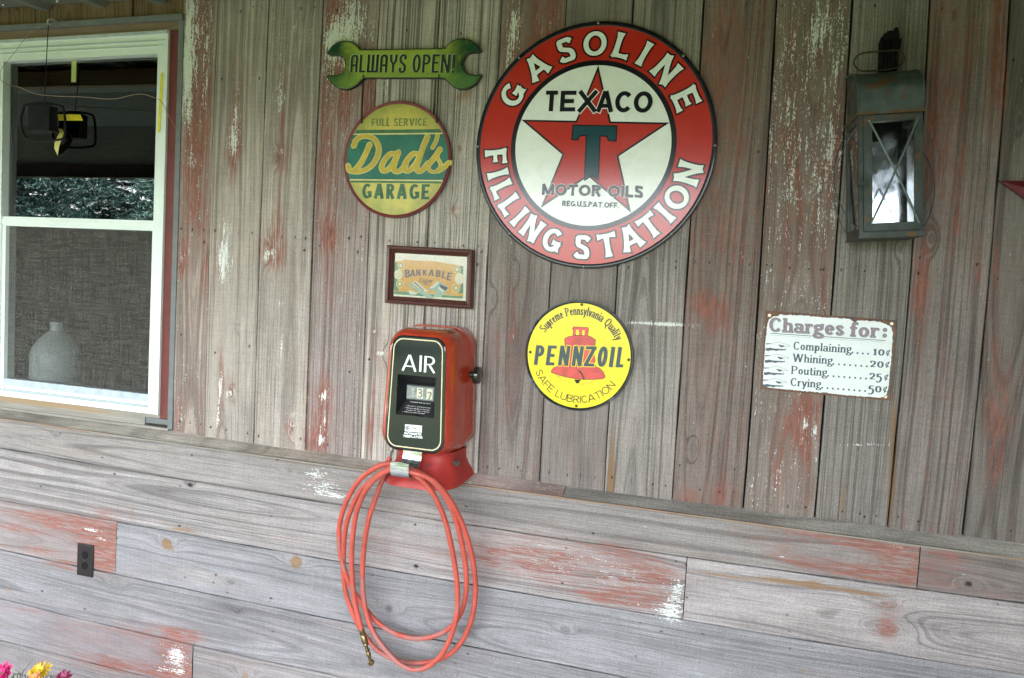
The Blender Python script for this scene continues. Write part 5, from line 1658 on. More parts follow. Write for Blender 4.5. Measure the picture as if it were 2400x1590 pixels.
# the printing
b = MB()
pz = lambda l, d=.2092: zp(l, 860, 740, 3.563, d)
pzf = lambda x, y: pz([(x, -y)])[0]
AIRS = dict(t=.07, v=.155, serif=True, sl=.055, sw=.05, sx=1)
for ch, xa, xb, yb in (("A", 284, 420, 458), ("I", 430, 455, 468), ("R", 470, 574, 473)):
    q = pz([(xa, yb), (xb, yb + 8)])
    st = dict(AIRS); want = q[1][0] - q[0][0] - (.0 if ch != 'I' else .002)
    hh_ = .049
    if ch == 'I': st['sl'] = .06
    else:
        for _ in range(4): st['sx'] *= (want - .004) / advance(ch, hh_, st)
    letter(b, ch, hh_, plane_frame((q[0][0] + .002, q[0][1]), 0.0), st, .2094, 0)
WP = worn("white_print", (.82, .84, .82), .35, var=.03)
b.build("air_lettering", [WP, FACE], fpan, fix=False)
b = MB()
ec = lambda l: [(x, z) for x, z in pz(l, .2094)]
def efr(x, y): return pz([(x, y)], .2094)[0]
# maker's block: three joined letters cut out of a white bar
bar = lambda pts: b.slab(ec(pts), .2092, .2095, 0)
sk = lambda x0, y0, x1, y1: [(x0, y0 + (x0 - 318) * .085), (x1, y0 + (x1 - 318) * .085), (x1 - (y1 - y0) * .04, y1 + (x1 - 318) * .085), (x0 - (y1 - y0) * .04, y1 + (x0 - 318) * .085)]
bar(sk(318, 908, 460, 966))
bl = lambda pts: b.slab(ec(pts), .2095, .2097, 1)
bl(sk(332, 918, 354, 925)); bl(sk(318, 934, 366, 941)); bl(sk(332, 950, 354, 957)); bl(sk(332, 918, 338, 957))
bl(sk(385, 930, 412, 938)); bl(sk(437, 928, 441, 947))
for s, p0, p1 in (("AUTOMATIC", (310, 990), (458, 1004)), ("TIREFLATOR", (302, 1014), (464, 1028))):
    q = pz([p0, p1])
    text(b, s, .0068, plane_frame(q[0], math.atan2(q[1][1] - q[0][1], q[1][0] - q[0][0])), dict(t=.26, v=.30, sp=.06, sx=1), .2094, 0, fit=q[1][0] - q[0][0])
b.build("maker_mark", [WP, FACE], fpan, fix=False)
b = MB()
# the small legend, on the sloping plate
pl0, pl1 = Vector(B_[3]), Vector(F_[3])


def legend(s, u0, u1, vv, hh_):
    """a line of small print on the slope; u across 0..1, vv down the slope 0..1"""
    w_ = 0
    tl = Vector(B_[3]).lerp(Vector(F_[3]), vv); tr = Vector(B_[2]).lerp(Vector(F_[2]), vv)
    mbx = MB()
    text(mbx, s, hh_, lambda x, y: (x, y), dict(t=.17, v=.2, sp=.1, sx=1), 0, 0, fit=(tr - tl).length * (u1 - u0))
    up = (Vector(B_[3]) - Vector(F_[3])).normalized(); nx = (tr - tl).normalized()
    nr = nx.cross(up)
    if nr.y > 0: nr = -nr
    o_ = tl.lerp(tr, u0) + nr * .0006
    b.add([o_ + nx * x + up * z + nr * (-y) for x, y, z in mbx.v], mbx.f, 0)


legend("POUNDS PER SQ INCH", .18, .86, .16, .0036)
for s, u0, u1, vv in (("Set dial to desired pressure", .17, .88, .42), ("Remove gauge or tire cap", .17, .86, .56), ("in place to begin inflation", .20, .86, .69), ("Inflate tire until bell stops", .17, .74, .82)):
    legend(s, u0, u1, vv, .0034)
    if vv != .69: legend(".", u0 - .05, u0 - .02, vv, .009)
b.build("legend_lettering", [WP, FACE], fpan, fix=False)
# crank knob on the right-hand side
b = MB()
kc = (AX + .120, -.060, 1.335)
b.lathe([(.010, -.003), (.010, .014)], kc, (1, 0, 0), 20)
b.lathe([(.020, .012), (.0262, .014), (.0275, .018), (.0275, .026), (.0255, .030), (.012, .032), (.0001, .0325)], kc, (1, 0, 0), 40)
b.build("crank_knob", worn("black_bakelite", (.012, .012, .006), .12, var=.3, coat=.5), ap, smooth=40)
# skirt that carries the pump
b = MB()
def usec(z, hw, d, r, dz_front=0.0):
    pts = [(AX + hw, -.003, z)]
    for i in range(11):
        a = rad(0 + 90 * i / 10); pts.append((AX + hw - r + r * math.cos(a), -(d - r + r * math.sin(a)), z + dz_front * ((d - r + r * math.sin(a)) / d)))
    for i in range(11):
        a = rad(90 + 90 * i / 10); pts.append((AX - hw + r + r * math.cos(a), -(d - r + r * math.sin(a)), z + dz_front * ((d - r + r * math.sin(a)) / d)))
    pts.append((AX - hw, -.003, z))
    return pts
b.loft([usec(1.094, .098, .150, .055), usec(1.080, .096, .146, .055), usec(1.062, .098, .152, .060), usec(1.044, .107, .170, .068, -.006), usec(1.026, .119, .186, .076, -.012), usec(1.014, .127, .196, .080, -.018), usec(1.008, .1275, .197, .080, -.020), usec(1.008, .1235, .193, .078, -.020)])
b.build("skirt", SKIRT_RED, ap, smooth=50)
b = MB()
b.lathe([(.0001, .016), (.006, .016), (.0072, .014), (.0072, .009), (.0105, .009), (.0105, .003), (.005, .003), (.005, -.02)], (AX + .104, -.115, 1.0635), (.85, -.4, 0), 6)
b.build("bolt", worn("greasy_bolt", (.20, .19, .17), .45, metallic=.8, var=.4, scale=200), ap, smooth=30)
# steel strap and hook that carry the hose
b = MB()
side = [(.200, 1.106), (.201, 1.086), (.206, 1.072), (.216, 1.062), (.232, 1.055), (.250, 1.040), (.262, 1.037), (.271, 1.041), (.275, 1.052), (.276, 1.080)]
side = [tuple(p) for p in spline(side, 4)]
hw = .0310; sx_ = -.9745
top_ = len(side)
vs = []
for i, (d, z) in enumerate(side):
    t = i / (top_ - 1)
    w_ = hw - .0015 * t
    sh = -.006 * t
    d0, z0 = side[max(0, i - 1)]; d1, z1 = side[min(top_ - 1, i + 1)]
    L_ = math.hypot(d1 - d0, z1 - z0); nd, nz_ = -(z1 - z0) / L_ * .0011, (d1 - d0) / L_ * .0011
    for k in range(7):
        u = -1 + 2 * k / 6
        bow = .0035 * (1 - u * u) * max(0, t - .75) * 4
        vs.append((sx_ + sh + w_ * u, -(d + nd + bow * 0), z + nz_ + bow))
    for k in range(7):
        u = 1 - 2 * k / 6
        bow = .0035 * (1 - u * u) * max(0, t - .75) * 4
        vs.append((sx_ + sh + w_ * u, -(d - nd), z - nz_ + bow))
fs = [(i * 14 + k, i * 14 + (k + 1) % 14, (i + 1) * 14 + (k + 1) % 14, (i + 1) * 14 + k) for i in range(top_ - 1) for k in range(14)]
fs += [tuple(range(13, -1, -1)), tuple((top_ - 1) * 14 + k for k in range(14))]
b.add(vs, fs)
b.build("hose_hook", STEEL, ap, smooth=35)
b = MB()
fx, fzz = at(915, 1064, .15)
b.lathe([(.0085, 0), (.0085, .010), (.006, .010), (.006, .022), (.0045, .024)], (fx, -.15, fzz + .012), (0, 0, -1), 6)
b.lathe([(.0065, 0), (.0065, .03)], (fx + .004, -.15, fzz + .010), (.2, 0, 1), 12)
b.build("hose_fitting", worn("zinc_fitting", (.40, .39, .36), .35, metallic=.9, var=.3, scale=150), ap, smooth=30)

# ------------------------------------------------------------------ coiled air hose
HZ = lambda x, y, d: (lambda q: (q[0], -d, q[1]))(at(760 + x / 2.85, 1040 + y / 2.85, d))
hk = .248
path = [(438, 92, .152), (425, 130, .158), (398, 215, .17), (350, 345, .172), (298, 500, .168), (266, 690, .160), (255, 880, .152), (266, 1050, .147), (298, 1190, .146), (352, 1300, .146), (430, 1400, .146), (515, 1478, .146), (600, 1510, .146), (690, 1490, .147), (778, 1415, .150), (846, 1290, .152), (884, 1140, .156), (890, 990, .160), (876, 840, .166), (846, 670, .176), (802, 500, .190), (735, 350, .212), (660, 255, .232), (600, 208, .242), (520, 174, .2425),
        (440, 133, .240), (330, 168, .220), (222, 260, .195), (142, 400, .175), (100, 560, .158), (106, 720, .146), (140, 860, .134), (182, 960, .125), (232, 1040, .119), (288, 1120, .115), (370, 1205, .113), (490, 1275, .113), (630, 1302, .113), (760, 1276, .116), (845, 1225, .120), (902, 1150, .124), (938, 1050, .130), (950, 920, .138), (938, 770, .150), (904, 600, .170), (858, 450, .192), (790, 325, .216), (700, 232, .238), (610, 188, .250), (520, 162, .2555),
        (448, 160, .252), (345, 222, .232), (236, 325, .205), (168, 470, .180), (137, 600, .160), (128, 750, .139), (128, 880, .118), (148, 1010, .108), (190, 1130, .104), (238, 1230, .102), (296, 1315, .102), (374, 1395, .102), (474, 1442, .103), (600, 1468, .105), (718, 1456, .107), (805, 1425, .109), (884, 1365, .112), (950, 1265, .115), (994, 1130, .118), (1010, 960, .126), (994, 790, .140), (952, 620, .160), (896, 475, .184), (815, 340, .212), (715, 240, .240), (610, 200, .258), (520, 176, .2645),
        (448, 172, .262), (352, 228, .250), (276, 315, .235), (218, 450, .215), (192, 600, .200), (183, 750, .188), (188, 900, .178), (204, 1050, .172), (228, 1160, .168), (250, 1246, .166)]
pts = spline([HZ(*p) for p in path], 7)
HOSE = worn("red_rubber_hose", (.46, .076, .050), .5, var=.2, scale=20, alt=(.36, .125, .105), altamt=.42, altscale=7)
ah = thing("air_hose", "coiled red rubber air hose with a brass chuck hanging from the pump's hook", "hose", (AX, -.2, .7))
b = MB(); b.tube(pts, .0082, 14); b.build("hose", HOSE, ah, smooth=60)
e0, e1 = Vector(HZ(250, 1246, .166)), Vector(HZ(312, 1462, .160))
dr = (e1 - e0).normalized(); Lc = (e1 - e0).length
BR = worn("old_brass", (.23, .17, .085), .38, metallic=.9, var=.35, scale=90, alt=(.16, .09, .06), altamt=.35)
b = MB()
b.lathe([(.0070, -.004), (.0088, -.003), (.0088, Lc * .12), (.0078, Lc * .14), (.0100, Lc * .17), (.0104, Lc * .32), (.0092, Lc * .37), (.0078, Lc * .40), (.0092, Lc * .42), (.0092, Lc * .46), (.0055, Lc * .50), (.0052, Lc * .58), (.0072, Lc * .60), (.0072, Lc * .64), (.0056, Lc * .67), (.0075, Lc * .72), (.0075, Lc * .78), (.0050, Lc * .82), (.0052, Lc * .92)], e0, dr, 16)
ck = b.build("air_chuck", BR, ah, smooth=35)
b = MB()
b.lathe([(.0001, -.006), (.0085, -.005), (.0105, -.002), (.0105, .004), (.0085, .0065), (.0045, .0072), (.0040, .0030), (.0001, .0025)], e1, (.25, -.95, -.1), 20)
b.build("chuck_head", BR, ck, smooth=40)

# ------------------------------------------------------------------ old tin lantern on its bracket
LX, LZ = .272, 1.955
TINM = worn("grey_lantern_tin", (.074, .098, .086), .5, metallic=.45, var=.3, scale=30, alt=(.13, .07, .03), altamt=.36, altscale=18, bump=.12)
TIND = worn("dark_lantern_tin", (.044, .055, .049), .5, metallic=.45, var=.3, scale=40, alt=(.14, .065, .02), altamt=.36, altscale=24, bump=.1)
ln = thing("lantern", "rusty tin wall lantern with a rounded hood and crossed wires over its glass", "lantern", (LX, 0, LZ))
LD = .150         # depth of the box
x0, x1 = -.076, .076; z0, z1 = -.150, .152
t = .012
b = MB()
Bx = lambda *a, mi=0: b.box(LX + a[0], LX + a[1], -a[3], -a[2], LZ + a[4], LZ + a[5], mi)
for sx0 in (x0, x1 - t):                       # corner posts
    Bx(sx0, sx0 + t, .012, .012 + t, z0, z1); Bx(sx0, sx0 + t, LD - t, LD, z0, z1)
Bx(x0, x1, .012, LD, z0 - .010, z0); Bx(x0 + t + .0005, x1 - t - .0005, LD - t + .001, LD - .001, z0 + .0005, z0 + .012); Bx(x0 - .004, x1 + .004, .010, LD + .005, z0 - .013, z0 - .0101)
for sx0 in (x0 + .001, x1 - t - .001):
    Bx(sx0, sx0 + t, .025, LD - .013, z0 + .0005, z0 + .012); Bx(sx0, sx0 + t, .025, LD - .013, z1 - .020, z1 - .0005)
Bx(x0 + t + .0005, x1 - t - .0005, LD - t + .001, LD - .001, z1 - .022, z1 - .0005)
frame_l = b.build("frame", TIND, ln)
b = MB()                                       # hinged door frame with its own edges
dz0, dz1 = z0 + .004, z1 - .008
Bx(x0 + .010, x0 + .030, LD + .001, LD + .009, dz0, dz1); Bx(x1 - .022, x1 - .004, LD + .001, LD + .009, dz0, dz1)
Bx(x0 + .0302, x1 - .0222, LD + .001, LD + .009, dz0, dz0 + .020); Bx(x0 + .0302, x1 - .0222, LD + .001, LD + .009, dz1 - .014, dz1)
Bx(x0 - .004, x0 + .012, LD + .0095, LD + .014, -.030, -.018)
door = b.build("door", TIND, ln)
b = MB()
for (ax_, az_, bx_, bz_) in ((x0 + .022, dz1 - .010, x1 - .012, dz0 + .016), (x1 - .014, dz1 - .010, x0 + .024, dz0 + .016)):
    pt = [Vector((LX + ax_ + (bx_ - ax_) * k / 8, -(LD + .011 + .010 * math.sin(PI * k / 8) + (0.003 if ax_ > 0 else 0)), LZ + az_ + (bz_ - az_) * k / 8)) for k in range(9)]
    b.tube(pt, .0028, 8)
b.build("cross_wire", worn("verdigris_wire", (.13, .165, .16), .5, metallic=.4, var=.3, scale=80), door, smooth=50)
b = MB()
b.add([(LX + x0 + .028, -(LD + .004), LZ + dz0 + .018), (LX + x1 - .020, -(LD + .004), LZ + dz0 + .018), (LX + x1 - .020, -(LD + .004), LZ + dz1 - .012), (LX + x0 + .028, -(LD + .004), LZ + dz1 - .012)], [(0, 1, 2, 3)])
b.build("door_glass", glass("dusty_lantern_glass", (.93, .95, .95), .02, 1.5, .35), door)
b = MB()
for xx in (x0 + .004, x1 - .004):
    b.add([(LX + xx, -.024, LZ + z0), (LX + xx, -(LD - .012), LZ + z0), (LX + xx, -(LD - .012), LZ + z1), (LX + xx, -.024, LZ + z1)], [(0, 1, 2, 3)])
b.build("side_glass", glass("dusty_side_glass", (.93, .95, .95), .02, 1.5, .25), ln)
# silvered back plate that mirrors the yard
n = NT("spotted_mirror")
nz = n.noise(n.obj(), 130, 4, .65)
sp_ = n.step(nz, .66, .72)
n.set(Base_Color=n.mix(sp_, (.38, .40, .43), (.10, .09, .08)), Metallic=n.step(sp_, 0, 1, 1, .2), Roughness=n.step(n.noise(n.obj(), 25, 3), .35, .65, .07, .16))
n.bump(n.noise(n.obj(), 18, 2), .04, .004)
b = MB()
mx0, mx1, mzb, mzt = LX + x0 + .034, LX + x1 - .016, LZ + z0 + .002, LZ + z1 + .02
mx0, mx1 = LX + x0 + .026, LX + x1 - .004
YW = math.tan(rad(7.0))
my = lambda x, y: y - (x - LX) * YW
b.add([(x, my(x, y), z) for x, y, z in ((mx0, -.0275, mzb), (mx1, -.0275, mzb), (mx1, -.0200, mzt), (mx0, -.0200, mzt), (mx0, -.0255, mzb), (mx1, -.0255, mzb), (mx1, -.0180, mzt), (mx0, -.0180, mzt))], [(0, 1, 2, 3), (7, 6, 5, 4), (0, 4, 5, 1), (1, 5, 6, 2), (2, 6, 7, 3), (3, 7, 4, 0)])
b.build("mirror_back", n.m, ln)
# guard wires at both sides
for s in (-1, 1):
    b = MB()
    xs_s = LX + (x0 if s < 0 else x1)
    for (d0, za, d1, zb) in ((.020, z1 - .030, LD - .006, z0 + .010), (LD - .006, z1 - .030, .020, z0 + .010)):
        pt = []
        for k in range(15):
            u = k / 14
            pt.append(Vector((xs_s + s * (s * 0 + .002 + .044 * math.sin(PI * u) ** .8), -(d0 + (d1 - d0) * u), LZ + za + (zb - za) * u)))
        b.tube(pt, .0016, 6)
    b.build("guard_wire", worn("grey_guard_wire", (.09, .10, .10), .5, metallic=.4), ln, smooth=50)
# hood: rounded over from the wall to the front
b = MB()
hz0 = z1 + .001; hh_ = .125
prof = []
for i in range(17):
    a = rad(90 * i / 16)
    prof.append((.026 + (LD - .020) * math.sin(a) ** 1.0 if False else .030 + (LD - .026) * math.sin(a), hz0 + .058 + (hh_ - .058) * math.cos(a)))
prof = [(.012, hz0), (.012, hz0 + hh_)] + prof + [(LD + .004, hz0)]
hx0, hx1 = x0 - .002, x1 + .002
m_ = len(prof)
vs = [(LX + x, -d, LZ + z) for x in (hx0, hx1) for d, z in prof]
b.add(vs, [(i, i + 1, m_ + i + 1, m_ + i) for i in range(1, m_ - 1)], 0)
in_ = [(d - (.006 if d > .05 else -.004), z - .006 if z > hz0 + .01 else z) for d, z in prof]
b.add([(LX + hx0 + .005, -d, LZ + z) for d, z in prof], [tuple(range(m_))], 1)
b.add([(LX + hx1 - .005, -d, LZ + z) for d, z in prof], [tuple(range(m_ - 1, -1, -1))], 1)
for hx in (hx0, hx1):
    b.tube([(LX + hx, -d, LZ + z) for d, z in prof[1:]], .0024, 6, 0)
b.build("hood", [TINM, TIND], ln, smooth=40)
b = MB()
b.box(LX + x0 - .005, LX + x1 + .005, -(LD + .008), -(LD - .004), LZ + hz0 - .004, LZ + hz0 + .003)
b.box(LX + x0 - .005, LX + x0 + .004, -(LD - .0045), -.012, LZ + hz0 - .004, LZ + hz0 + .003)
b.box(LX + x1 - .004, LX + x1 + .005, -(LD - .0045), -.012, LZ + hz0 - .004, LZ + hz0 + .003)
b.build("rim", worn("rusted_rim", (.10, .055, .02), .7, var=.4, scale=60, alt=(.09, .09, .08), altamt=.4), ln)
b = MB()
hc = [(-.060, .028), (-.066, .040), (-.060, .054), (-.044, .062), (0, .063), (.040, .062), (.052, .054), (.058, .040), (.050, .026), (.034, .018), (0, .016), (-.046, .018)]
hp = spline([(LX - .002 + x, -.062 - .010 * (z / .06), LZ + hz0 + hh_ - .012 + z) for x, z in hc], 6, closed=True)
b.tube(hp, .0022, 8, closed=True)
b.build("wire_handle", worn("rusty_handle_wire", (.05, .028, .012), .6, metallic=.3), ln, smooth=50)
ln.rotation_euler = (0, rad(-4.6), rad(7.0))

# charred wooden peg behind and through the handle
zb0 = LZ + hz0 + hh_ - .006
bw = lambda l, d: [at(2040 + x / 13.07, 60 + y / 13.07, d) for x, y in l]
peg_o = [(290, 1370), (318, 760), (320, 385), (400, 290), (440, 240), (505, 225), (515, 180), (610, 165), (685, 170), (715, 215), (735, 90), (800, 55), (860, 90), (885, 300), (890, 415), (975, 410), (945, 560), (905, 740), (850, 860), (825, 1340)]
b = MB(); b.slab(bw(peg_o, .05), .002, .052)
for k, xx in enumerate((360, 470, 560, 690, 790)):
    p = bw([(xx, 1340), (xx + 20, 420 + 60 * (k % 2))], .055)
    b.tube([(p[0][0], -.052, p[0][1]), ((p[0][0] + p[1][0]) / 2 + .001, -.055, (p[0][1] + p[1][1]) / 2), (p[1][0], -.052, p[1][1])], .004 + .001 * (k % 2), 7)
lk = b.build("lantern_peg", worn("charred_wood", (.007, .007, .007), .8, var=.5, scale=60, bump=.5, spec=.08))
tag(lk, "charred black wooden peg on the wall that the lantern's wire handle hangs on", "peg")

# ------------------------------------------------------------------ red barn star at the right-hand edge
tx, tz_ = at(2343, 424, .015)
SR = .285
bs = thing("barn_star", "dark red raised metal star on the boards, only its left point in view", "star ornament", (tx + SR * math.cos(rad(18)), 0, tz_ - SR * math.sin(rad(18))))
c = (bs.location.x, bs.location.z)
b = MB()
pts_ = [(c[0] + SR * (1 if i % 2 == 0 else .39) * math.cos(rad(90 + 36 * i)), c[1] + SR * (1 if i % 2 == 0 else .39) * math.sin(rad(90 + 36 * i))) for i in range(10)]
vs = [(x, -.012, z) for x, z in pts_] + [(c[0], -.060, c[1])] + [(x, -.004, z) for x, z in pts_]
b.add(vs, [(i, (i + 1) % 10, 10) for i in range(10)] + [(i, 11 + i, 11 + (i + 1) % 10, (i + 1) % 10) for i in range(10)])
b.build("star_body", worn("dark_red_star_paint", (.11, .008, .014), .5, var=.3, scale=60, alt=(.10, .06, .04), altamt=.25, altscale=60), bs)

# ------------------------------------------------------------------ electrical outlet on the lower boards
OQ = [at(x / 3.824, 1180 + y / 3.824, DL + .005) for x, y in ((690, 642), (838, 672), (830, 378), (683, 350))]
oc = (sum(p[0] for p in OQ) / 4, sum(p[1] for p in OQ) / 4)
BRN = worn("brown_plastic", (.018, .013, .013), .4, var=.1, spec=.3)
eo = thing("outlet", "dark brown electrical outlet plate on the lower boards at the left", "outlet", (oc[0], -DL, oc[1]))
b = MB()
ow, oh = .0385, .0620
b.loft([rrect(oc[0], ow, oc[1] - oh, oc[1] + oh, .003, DL + .001, 3), rrect(oc[0], ow, oc[1] - oh, oc[1] + oh, .003, DL + .004, 3), rrect(oc[0], ow - .004, oc[1] - oh + .004, oc[1] + oh - .004, .003, DL + .0065, 3)], cap0=False)
b.build("cover_plate", BRN, eo, smooth=25)
BRD = worn("dark_socket", (.003, .003, .003), .5, spec=.2)
for zz in (.0205, -.0205):
    b = MB()
    b.lathe([(.0150, .0), (.0150, .0012), (.0001, .0012)], (oc[0] + .002, -(DL + .0064), oc[1] + zz), (0, -1, 0), 28)
    b.box(oc[0] - .0055, oc[0] - .0035, -(DL + .0079), -(DL + .0077), oc[1] + zz - .003, oc[1] + zz + .006)
    b.box(oc[0] + .0065, oc[0] + .0085, -(DL + .0079), -(DL + .0077), oc[1] + zz - .003, oc[1] + zz + .006)
    b.lathe([(.0025, 0), (.0001, .0003)], (oc[0] + .002, -(DL + .0077), oc[1] + zz - .008), (0, -1, 0), 10)
    b.build("socket", BRD, eo)
screw(eo, oc[0] + .002, oc[1], DL + .0062, .003, SCREW_D)

# ------------------------------------------------------------------ things in front of and behind the window
hx, hz_ = at(125, 50, .04)
hk_ = thing("cord_hook", "small pale metal hook screwed in above the window", "hook", (hx, 0, hz_))
b = MB()
b.lathe([(.011, 0), (.011, .006), (.004, .007), (.004, .045)], (hx, .001, hz_ + .004), (0, -1, 0), 12)
b.tube([(hx, -.044, hz_ + .004), (hx - .006, -.055, hz_ + .002), (hx - .012, -.056, hz_ - .008), (hx - .012, -.048, hz_ - .014), (hx - .010, -.040, hz_ - .012)], .0032, 8)
b.build("hook_body", worn("pale_zinc", (.42, .45, .42), .4, metallic=.5, var=.4, scale=80, alt=(.35, .18, .02), altamt=.3, altscale=60), hk_, smooth=40)
AD = .042
ant = [at(x, y, AD) for x, y in ((54, 262), (62, 247), (100, 243), (140, 248), (150, 262), (153, 300), (150, 322), (136, 328), (100, 330), (66, 326), (54, 312), (49, 285))]
al = thing("loop_antenna", "black rounded wire loop with a black box hanging on a cord before the window", "antenna", (at(103, 285, AD)[0], -AD, at(103, 285, AD)[1]))
BLK = worn("black_plastic", (.004, .004, .0045), .7, var=.2, spec=.2)
b = MB(); b.tube(spline([(x, -AD, z) for x, z in ant], 5, closed=True), .0044, 10, closed=True); b.build("loop", BLK, al, smooth=60)
b = MB()
q0, q1 = at(75, 250, AD), at(124, 308, AD)
b.loft([rrect((q0[0] + q1[0]) / 2, (q1[0] - q0[0]) / 2, q1[1], q0[1], .006, d, 4) for d in (AD - .02, AD - .018, AD + .014, AD + .017)])
for k in range(4):
    z_ = q0[1] - .016 - k * .008
    b.box(q0[0] + .008, q1[0] - .008, -(AD + .0182), -(AD + .0172), z_ - .0012, z_ + .0012)
b.build("box", BLK, al, smooth=30)
b = MB()
ca, cb_ = (hx - .012, -.050, hz_ - .010), (at(103, 246, AD)[0], -AD, at(103, 246, AD)[1])
b.tube([Vector(ca).lerp(Vector(cb_), k / 10) for k in range(11)], .0016, 6)
b.build("cord", BLK, al, smooth=60)
wp = [(118, 57), (96, 62), (72, 76), (55, 95), (40, 116), (18, 143), (4, 160), (0, 176), (4, 190), (22, 200), (48, 206), (85, 221), (140, 226), (200, 228), (240, 232), (276, 231), (310, 223), (335, 221), (355, 227), (370, 236), (378, 258), (383, 280), (393, 308)]
wpt = [(at(x, y, .03 + .03 * min(1, i / 4))[0], -(.03 + .03 * min(1, i / 4)) if i < 19 else -(.06 - .012 * (i - 18)), at(x, y, (.03 + .03 * min(1, i / 4)) if i < 19 else (.06 - .012 * (i - 18)))[1]) for i, (x, y) in enumerate(wp)]
b = MB(); b.tube(spline(wpt, 6), .0011, 6)
w_ = b.build("wire", worn("tan_wire", (.30, .20, .11), .5, var=.2), smooth=60)
tag(w_, "thin tan wire looping from the hook down and across the upper window pane", "wire")
TAPE = worn("yellow_tape", (.74, .62, .02), .5, var=.1)
TAPE2 = worn("pale_green_tape", (.40, .46, .15), .5, var=.1)


def tape(pix, dep, m, label, curl=0.0):
    b = MB()
    n_ = len(pix) // 2
    L_ = pix[:n_]; R_ = pix[n_:][::-1]
    vs = []
    for i in range(n_):
        dd = dep + curl * math.sin(PI * i / max(1, n_ - 1))
        for p in (L_[i], R_[i]):
            x, z = at(p[0], p[1], dd); vs.append((x, -dd, z))
    k = len(vs)
    vs += [(x, y + .0006, z) for x, y, z in vs]
    fs = []
    for i in range(n_ - 1):
        f = (2 * i, 2 * i + 1, 2 * i + 3, 2 * i + 2)
        fs += [f, tuple(k + j for j in f[::-1]), (2 * i, 2 * i + 2, k + 2 * i + 2, k + 2 * i), (2 * i + 1, k + 2 * i + 1, k + 2 * i + 3, 2 * i + 3)]
    b.add(vs, fs)
    o = b.build("tape_strip", m, smooth=40)
    tag(o, label, "tape", "tape strips on the window")
    return o


GD = -.027
tape([(168, 140), (167, 193), (178, 193), (185, 189), (184, 186), (179, 186), (179, 140)][:2] + [(178, 193), (179, 140)], GD, TAPE2, "pale green upright tape strip at the top of the pane")
tape([(377, 171), (369, 311), (375, 311), (383, 170)], .0075, TAPE, "long narrow yellow tape strip down the white window jamb")
tape([(132, 268), (138, 283), (194, 283), (188, 269)], GD, TAPE, "level yellow tape strip on the pane beside the black loop")
tape([(136, 301), (140, 310), (134, 322), (128, 335), (127, 348), (135, 365), (138, 345), (144, 328), (149, 312), (146, 303)], GD + .004, worn("peeling_yellow_tape", (.56, .47, .11), .5, var=.15), "peeling curled tape strip below the level one", .02)
jx, jz = at(131, 870, -.14)
b = MB()
b.lathe([(.075, 0), (.092, .004), (.096, .02), (.096, .150), (.090, .185), (.070, .215), (.040, .245), (.026, .258), (.024, .275), (.026, .277), (.026, .292), (.0001, .293)], (jx, .14, 1.085), (0, 0, 1), 40)
jg = b.build("jug", worn("pale_glass_jug", (.48, .56, .55), .25, var=.1), smooth=40)
tag(jg, "pale round-shouldered jug standing inside behind the dark insect screen", "jug")
b = MB(); b.box(-2.9, -2.1, .052, .30, 1.065, 1.0845)
b.build("sill", plainwood("inner_sill_wood", (.2, .17, .13), 0), house, label="inner window sill behind the screen")

# ------------------------------------------------------------------ flowers at the bottom left
def flower(name, px, py, dep, r, cols, centre, layers, nb, label, tilt, wpet=.34, cup=.3):
    x, z = at(px, py, dep)
    t = thing(name, label, "flower", (x, -dep, -.1 + .02))
    rg = random.Random(int(px * 7 + py))
    n_ = Vector(tilt).normalized(); u = n_.orthogonal().normalized(); w = n_.cross(u)
    o = Vector((x, -dep, z))
    b = MB()
    for L_ in range(layers):
        rr = r * (1 - .24 * L_); h0 = r * .10 * L_; c_ = cup + .32 * L_
        for k in range(nb):
            a = 2 * PI * (k + .5 * (L_ % 2)) / nb + rg.uniform(-.12, .12)
            d = u * math.cos(a) + w * math.sin(a); s_ = n_.cross(d)
            le = rr * rg.uniform(.88, 1.05); tw = rg.uniform(-.12, .12)
            prof = [(0.08, .06), (.3, .7), (.6, 1.0), (.85, .8), (1.0, .22)]
            vs = []
            for q, wd in prof:
                c0 = o + d * (le * q) + n_ * (h0 + le * c_ * q * q * .7 - le * .12 * max(0, q - .7) * 2)
                hw_ = le * wpet * wd * .5
                vs += [c0 - s_ * hw_ + n_ * (hw_ * .35 + tw * hw_), c0, c0 + s_ * hw_ + n_ * (hw_ * .35 - tw * hw_)]
            fs = []
            for i in range(4):
                for j in range(2): fs.append((3 * i + j, 3 * i + j + 1, 3 * i + 4 + j, 3 * i + 3 + j))
            b.add(vs, fs, L_ % len(cols))
    b.build("petals", cols, t, smooth=60, fix=False)
    b = MB()
    b.lathe([(.0001, -.002), (r * .2, 0), (r * .22, r * .1), (r * .12, r * .22), (.0001, r * .25)], o + n_ * (r * .06), n_, 14)
    b.build("flower_centre", centre, t, smooth=60)
    b = MB()
    b.tube(spline([(x + .01, -dep + .02, -.08), (x + .012, -dep + .015, z * .4), o - n_ * (r * .5), o], 6), .003, 7)
    b.build("stem", worn("green_stem", (.05, .11, .03), .6), t, smooth=60)
    return t


